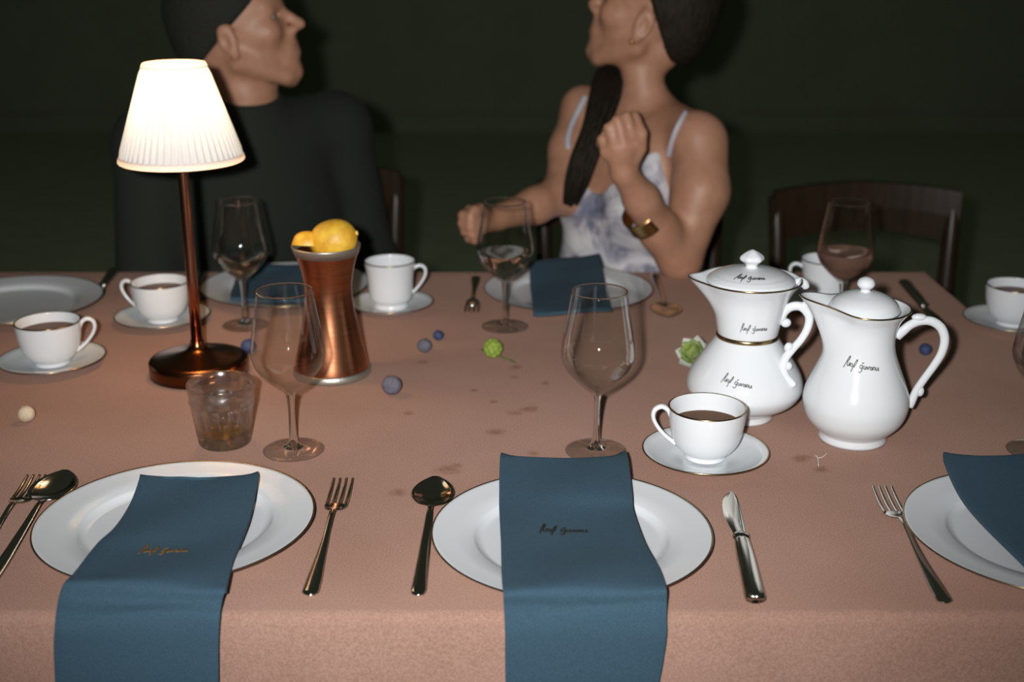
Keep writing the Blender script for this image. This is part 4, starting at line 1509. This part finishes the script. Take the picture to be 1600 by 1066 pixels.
    ax = (b - a).normalized(); c = (a + b) / 2
    q = ax.to_track_quat('Z', 'Y')
    bg = mobj('bangle', *lathe([(.0312, -.0150), (.0325, -.0155), (.0330, -.0120), (.0326, -.0085), (.0322, -.004), (.0322, .003), (.0320, .0075), (.0324, .0110), (.0315, .0140), (.0302, .0135), (.0305, 0), (.0312, -.0150)], 40), GOLD, root)
    bg.location = c - org; bg.rotation_mode = 'QUATERNION'; bg.rotation_quaternion = q
    er = mobj('earring', *ball((0, 0, 0), .0045), GOLD, root)
    er.location = Vector(P(.000, .086, -.036)) - org
    # seated legs
    Tf = Field((-.2, 1.55, 0.0), (.42, 2.45, .66), .009)
    hipc = bp(.0, 0, .53)
    for q_ in (-1, 1):
        hp = hipc + np.array(u) * q_ * .065
        kn = hp + np.array((-.02, -.36, -.03)); an = kn + np.array((0, -.02, -.43))
        Tf.chain([hp, kn, an], [.075, .055, .04], .03)
        Tf.cone(an + np.array((0, 0, -.02)), an + np.array((0, -.13, -.025)), .036, .026, .02)
    Tf.ell(bp(0, 0, .55), RB, (.10, .14, .09), .04)
    Tf.clip(lambda X, Y, Z: .004 - Z)
    sdf_obj('trousers', Tf, TROUSER, root, org, 2)
    return root


woman()


# ---- man in the black sweater
def man():
    p0 = W(400, 300, 2.12)
    org = Vector((p0.x, p0.y, 0))
    root = thing('person', 'person in a black sweater behind the lamp, face in profile looking right', 'person', org)
    f = Vector((1.0, .06, .30)); RM = frame(f)
    s = .905
    O = np.array(W(372, 42, 2.12))
    ear = W(354, 65, 2.045)
    O = np.array(ear) - RM @ (np.array((-.008, -.080, -.004)) * s)
    c = Vector((float(O[0]), float(O[1]), 0))
    lo = (c.x - .33, 1.70, .40); hi = (c.x + .36, 2.42, 1.32)
    B = Field(lo, hi, .0045)
    P = head(B, O, RM, s, 1.03, 1.05)
    nb = W(386, 150, 2.125)
    B.cone(P(-.030, 0, -.045), nb, .048, .046, .02)
    B.cone(nb, nb + Vector((0, .01, -.06)), .046, .06, .02)
    fwd = Vector((.55, -.83, 0)).normalized(); RB = frame(fwd)
    lft = Vector((-fwd.y, fwd.x, 0)) * 1.0
    def bp(f_, l, z): return np.array((c.x, c.y + .03, z)) + np.array(fwd) * f_ + np.array(lft) * l
    zs = float(nb.z) - .062
    def torso(F, g=0.0):
        F.ell(bp(0, 0, zs - .02), RB, (.080 + g, .150 + g, .055 + g), .04)
        F.ell(bp(.01, 0, zs - .15), RB, (.105 + g, .150 + g, .16), .05)
        F.ell(bp(.01, 0, zs - .34), RB, (.105 + g, .140 + g, .16), .05)
    torso(B)
    arms = []
    for q in (-1, 1):
        sh = bp(0, q * .165, zs - .01)
        el = bp(.03, q * .205, zs - .26)
        wr = bp(.22, q * .10, zs - .33)
        arms.append((sh, el, wr))
        B.chain([sh, el, wr], [.052, .042, .028], .02)
        hnd = wr + np.array(fwd) * .05 + np.array((0, 0, -.01))
        B.cone(wr, hnd, .026, .026, .012)
        for k in range(4):
            o = np.array(lft) * (-.027 + .018 * k)
            finger(B, [hnd + o * .8, hnd + o + np.array(fwd) * .035 + np.array((0, 0, -.012)), hnd + o + np.array(fwd) * .045 + np.array((0, 0, -.040))], .0095, .0075, .003)
        th = hnd - np.array(lft) * q * .03
        finger(B, [wr - np.array(lft) * q * .018, th + np.array(fwd) * .005, th + np.array(fwd) * .035], .011, .008, .004)
    B.clip(lambda X, Y, Z: .46 - Z)
    body, V, F = sdf_obj('body', B, SKIN, root, org, 2)
    eyes(P, RM, s, root, org)
    S = Field((lo[0], lo[1], .40), (hi[0], hi[1], 1.10), .006)
    torso(S, .010)
    for sh, el, wr in arms:
        S.chain([sh, el, wr], [.062, .052, .038], .03)
    for q in (-1, 1):
        S.cone(np.array(nb) + np.array((0, 0, -.055)), arms[(q + 1) // 2][0], .045, .058, .03)
    S.cone(np.array(nb) + np.array((0, 0, .02)), np.array(nb) + np.array((0, 0, -.10)), .0525, .075, .02)
    zc = float(nb.z)
    S.clip(lambda X, Y, Z: np.maximum((Z - (zc + .004 - .08 * (X - nb.x) + .25 * (Y - nb.y))), .46 - Z))
    sdf_obj('sweater', S, SWEATER, root, org, 3)
    hair_cap(P, RM, O, s, (c.x - .2, 1.92, .98), (c.x + .2, 2.36, 1.40), .005, .008, .012, -.030, root, org, MHAIR, None, 'hair', (-.5, .86))
    Tf = Field((c.x - .3, 1.5, 0), (c.x + .45, 2.42, .66), .009)
    for q in (-1, 1):
        hp = bp(0, q * .08, .52)
        kn = hp + np.array((.12, -.38, -.01)); an = kn + np.array((0, -.01, -.44))
        Tf.chain([hp, kn, an], [.085, .062, .045], .03)
        Tf.cone(an + np.array((0, 0, -.02)), an + np.array((.03, -.15, -.03)), .040, .028, .02)
    Tf.ell(bp(0, 0, .53), RB, (.12, .16, .09), .04)
    Tf.clip(lambda X, Y, Z: .004 - Z)
    sdf_obj('trousers', Tf, TROUSER, root, org, 2)
    return root


man()
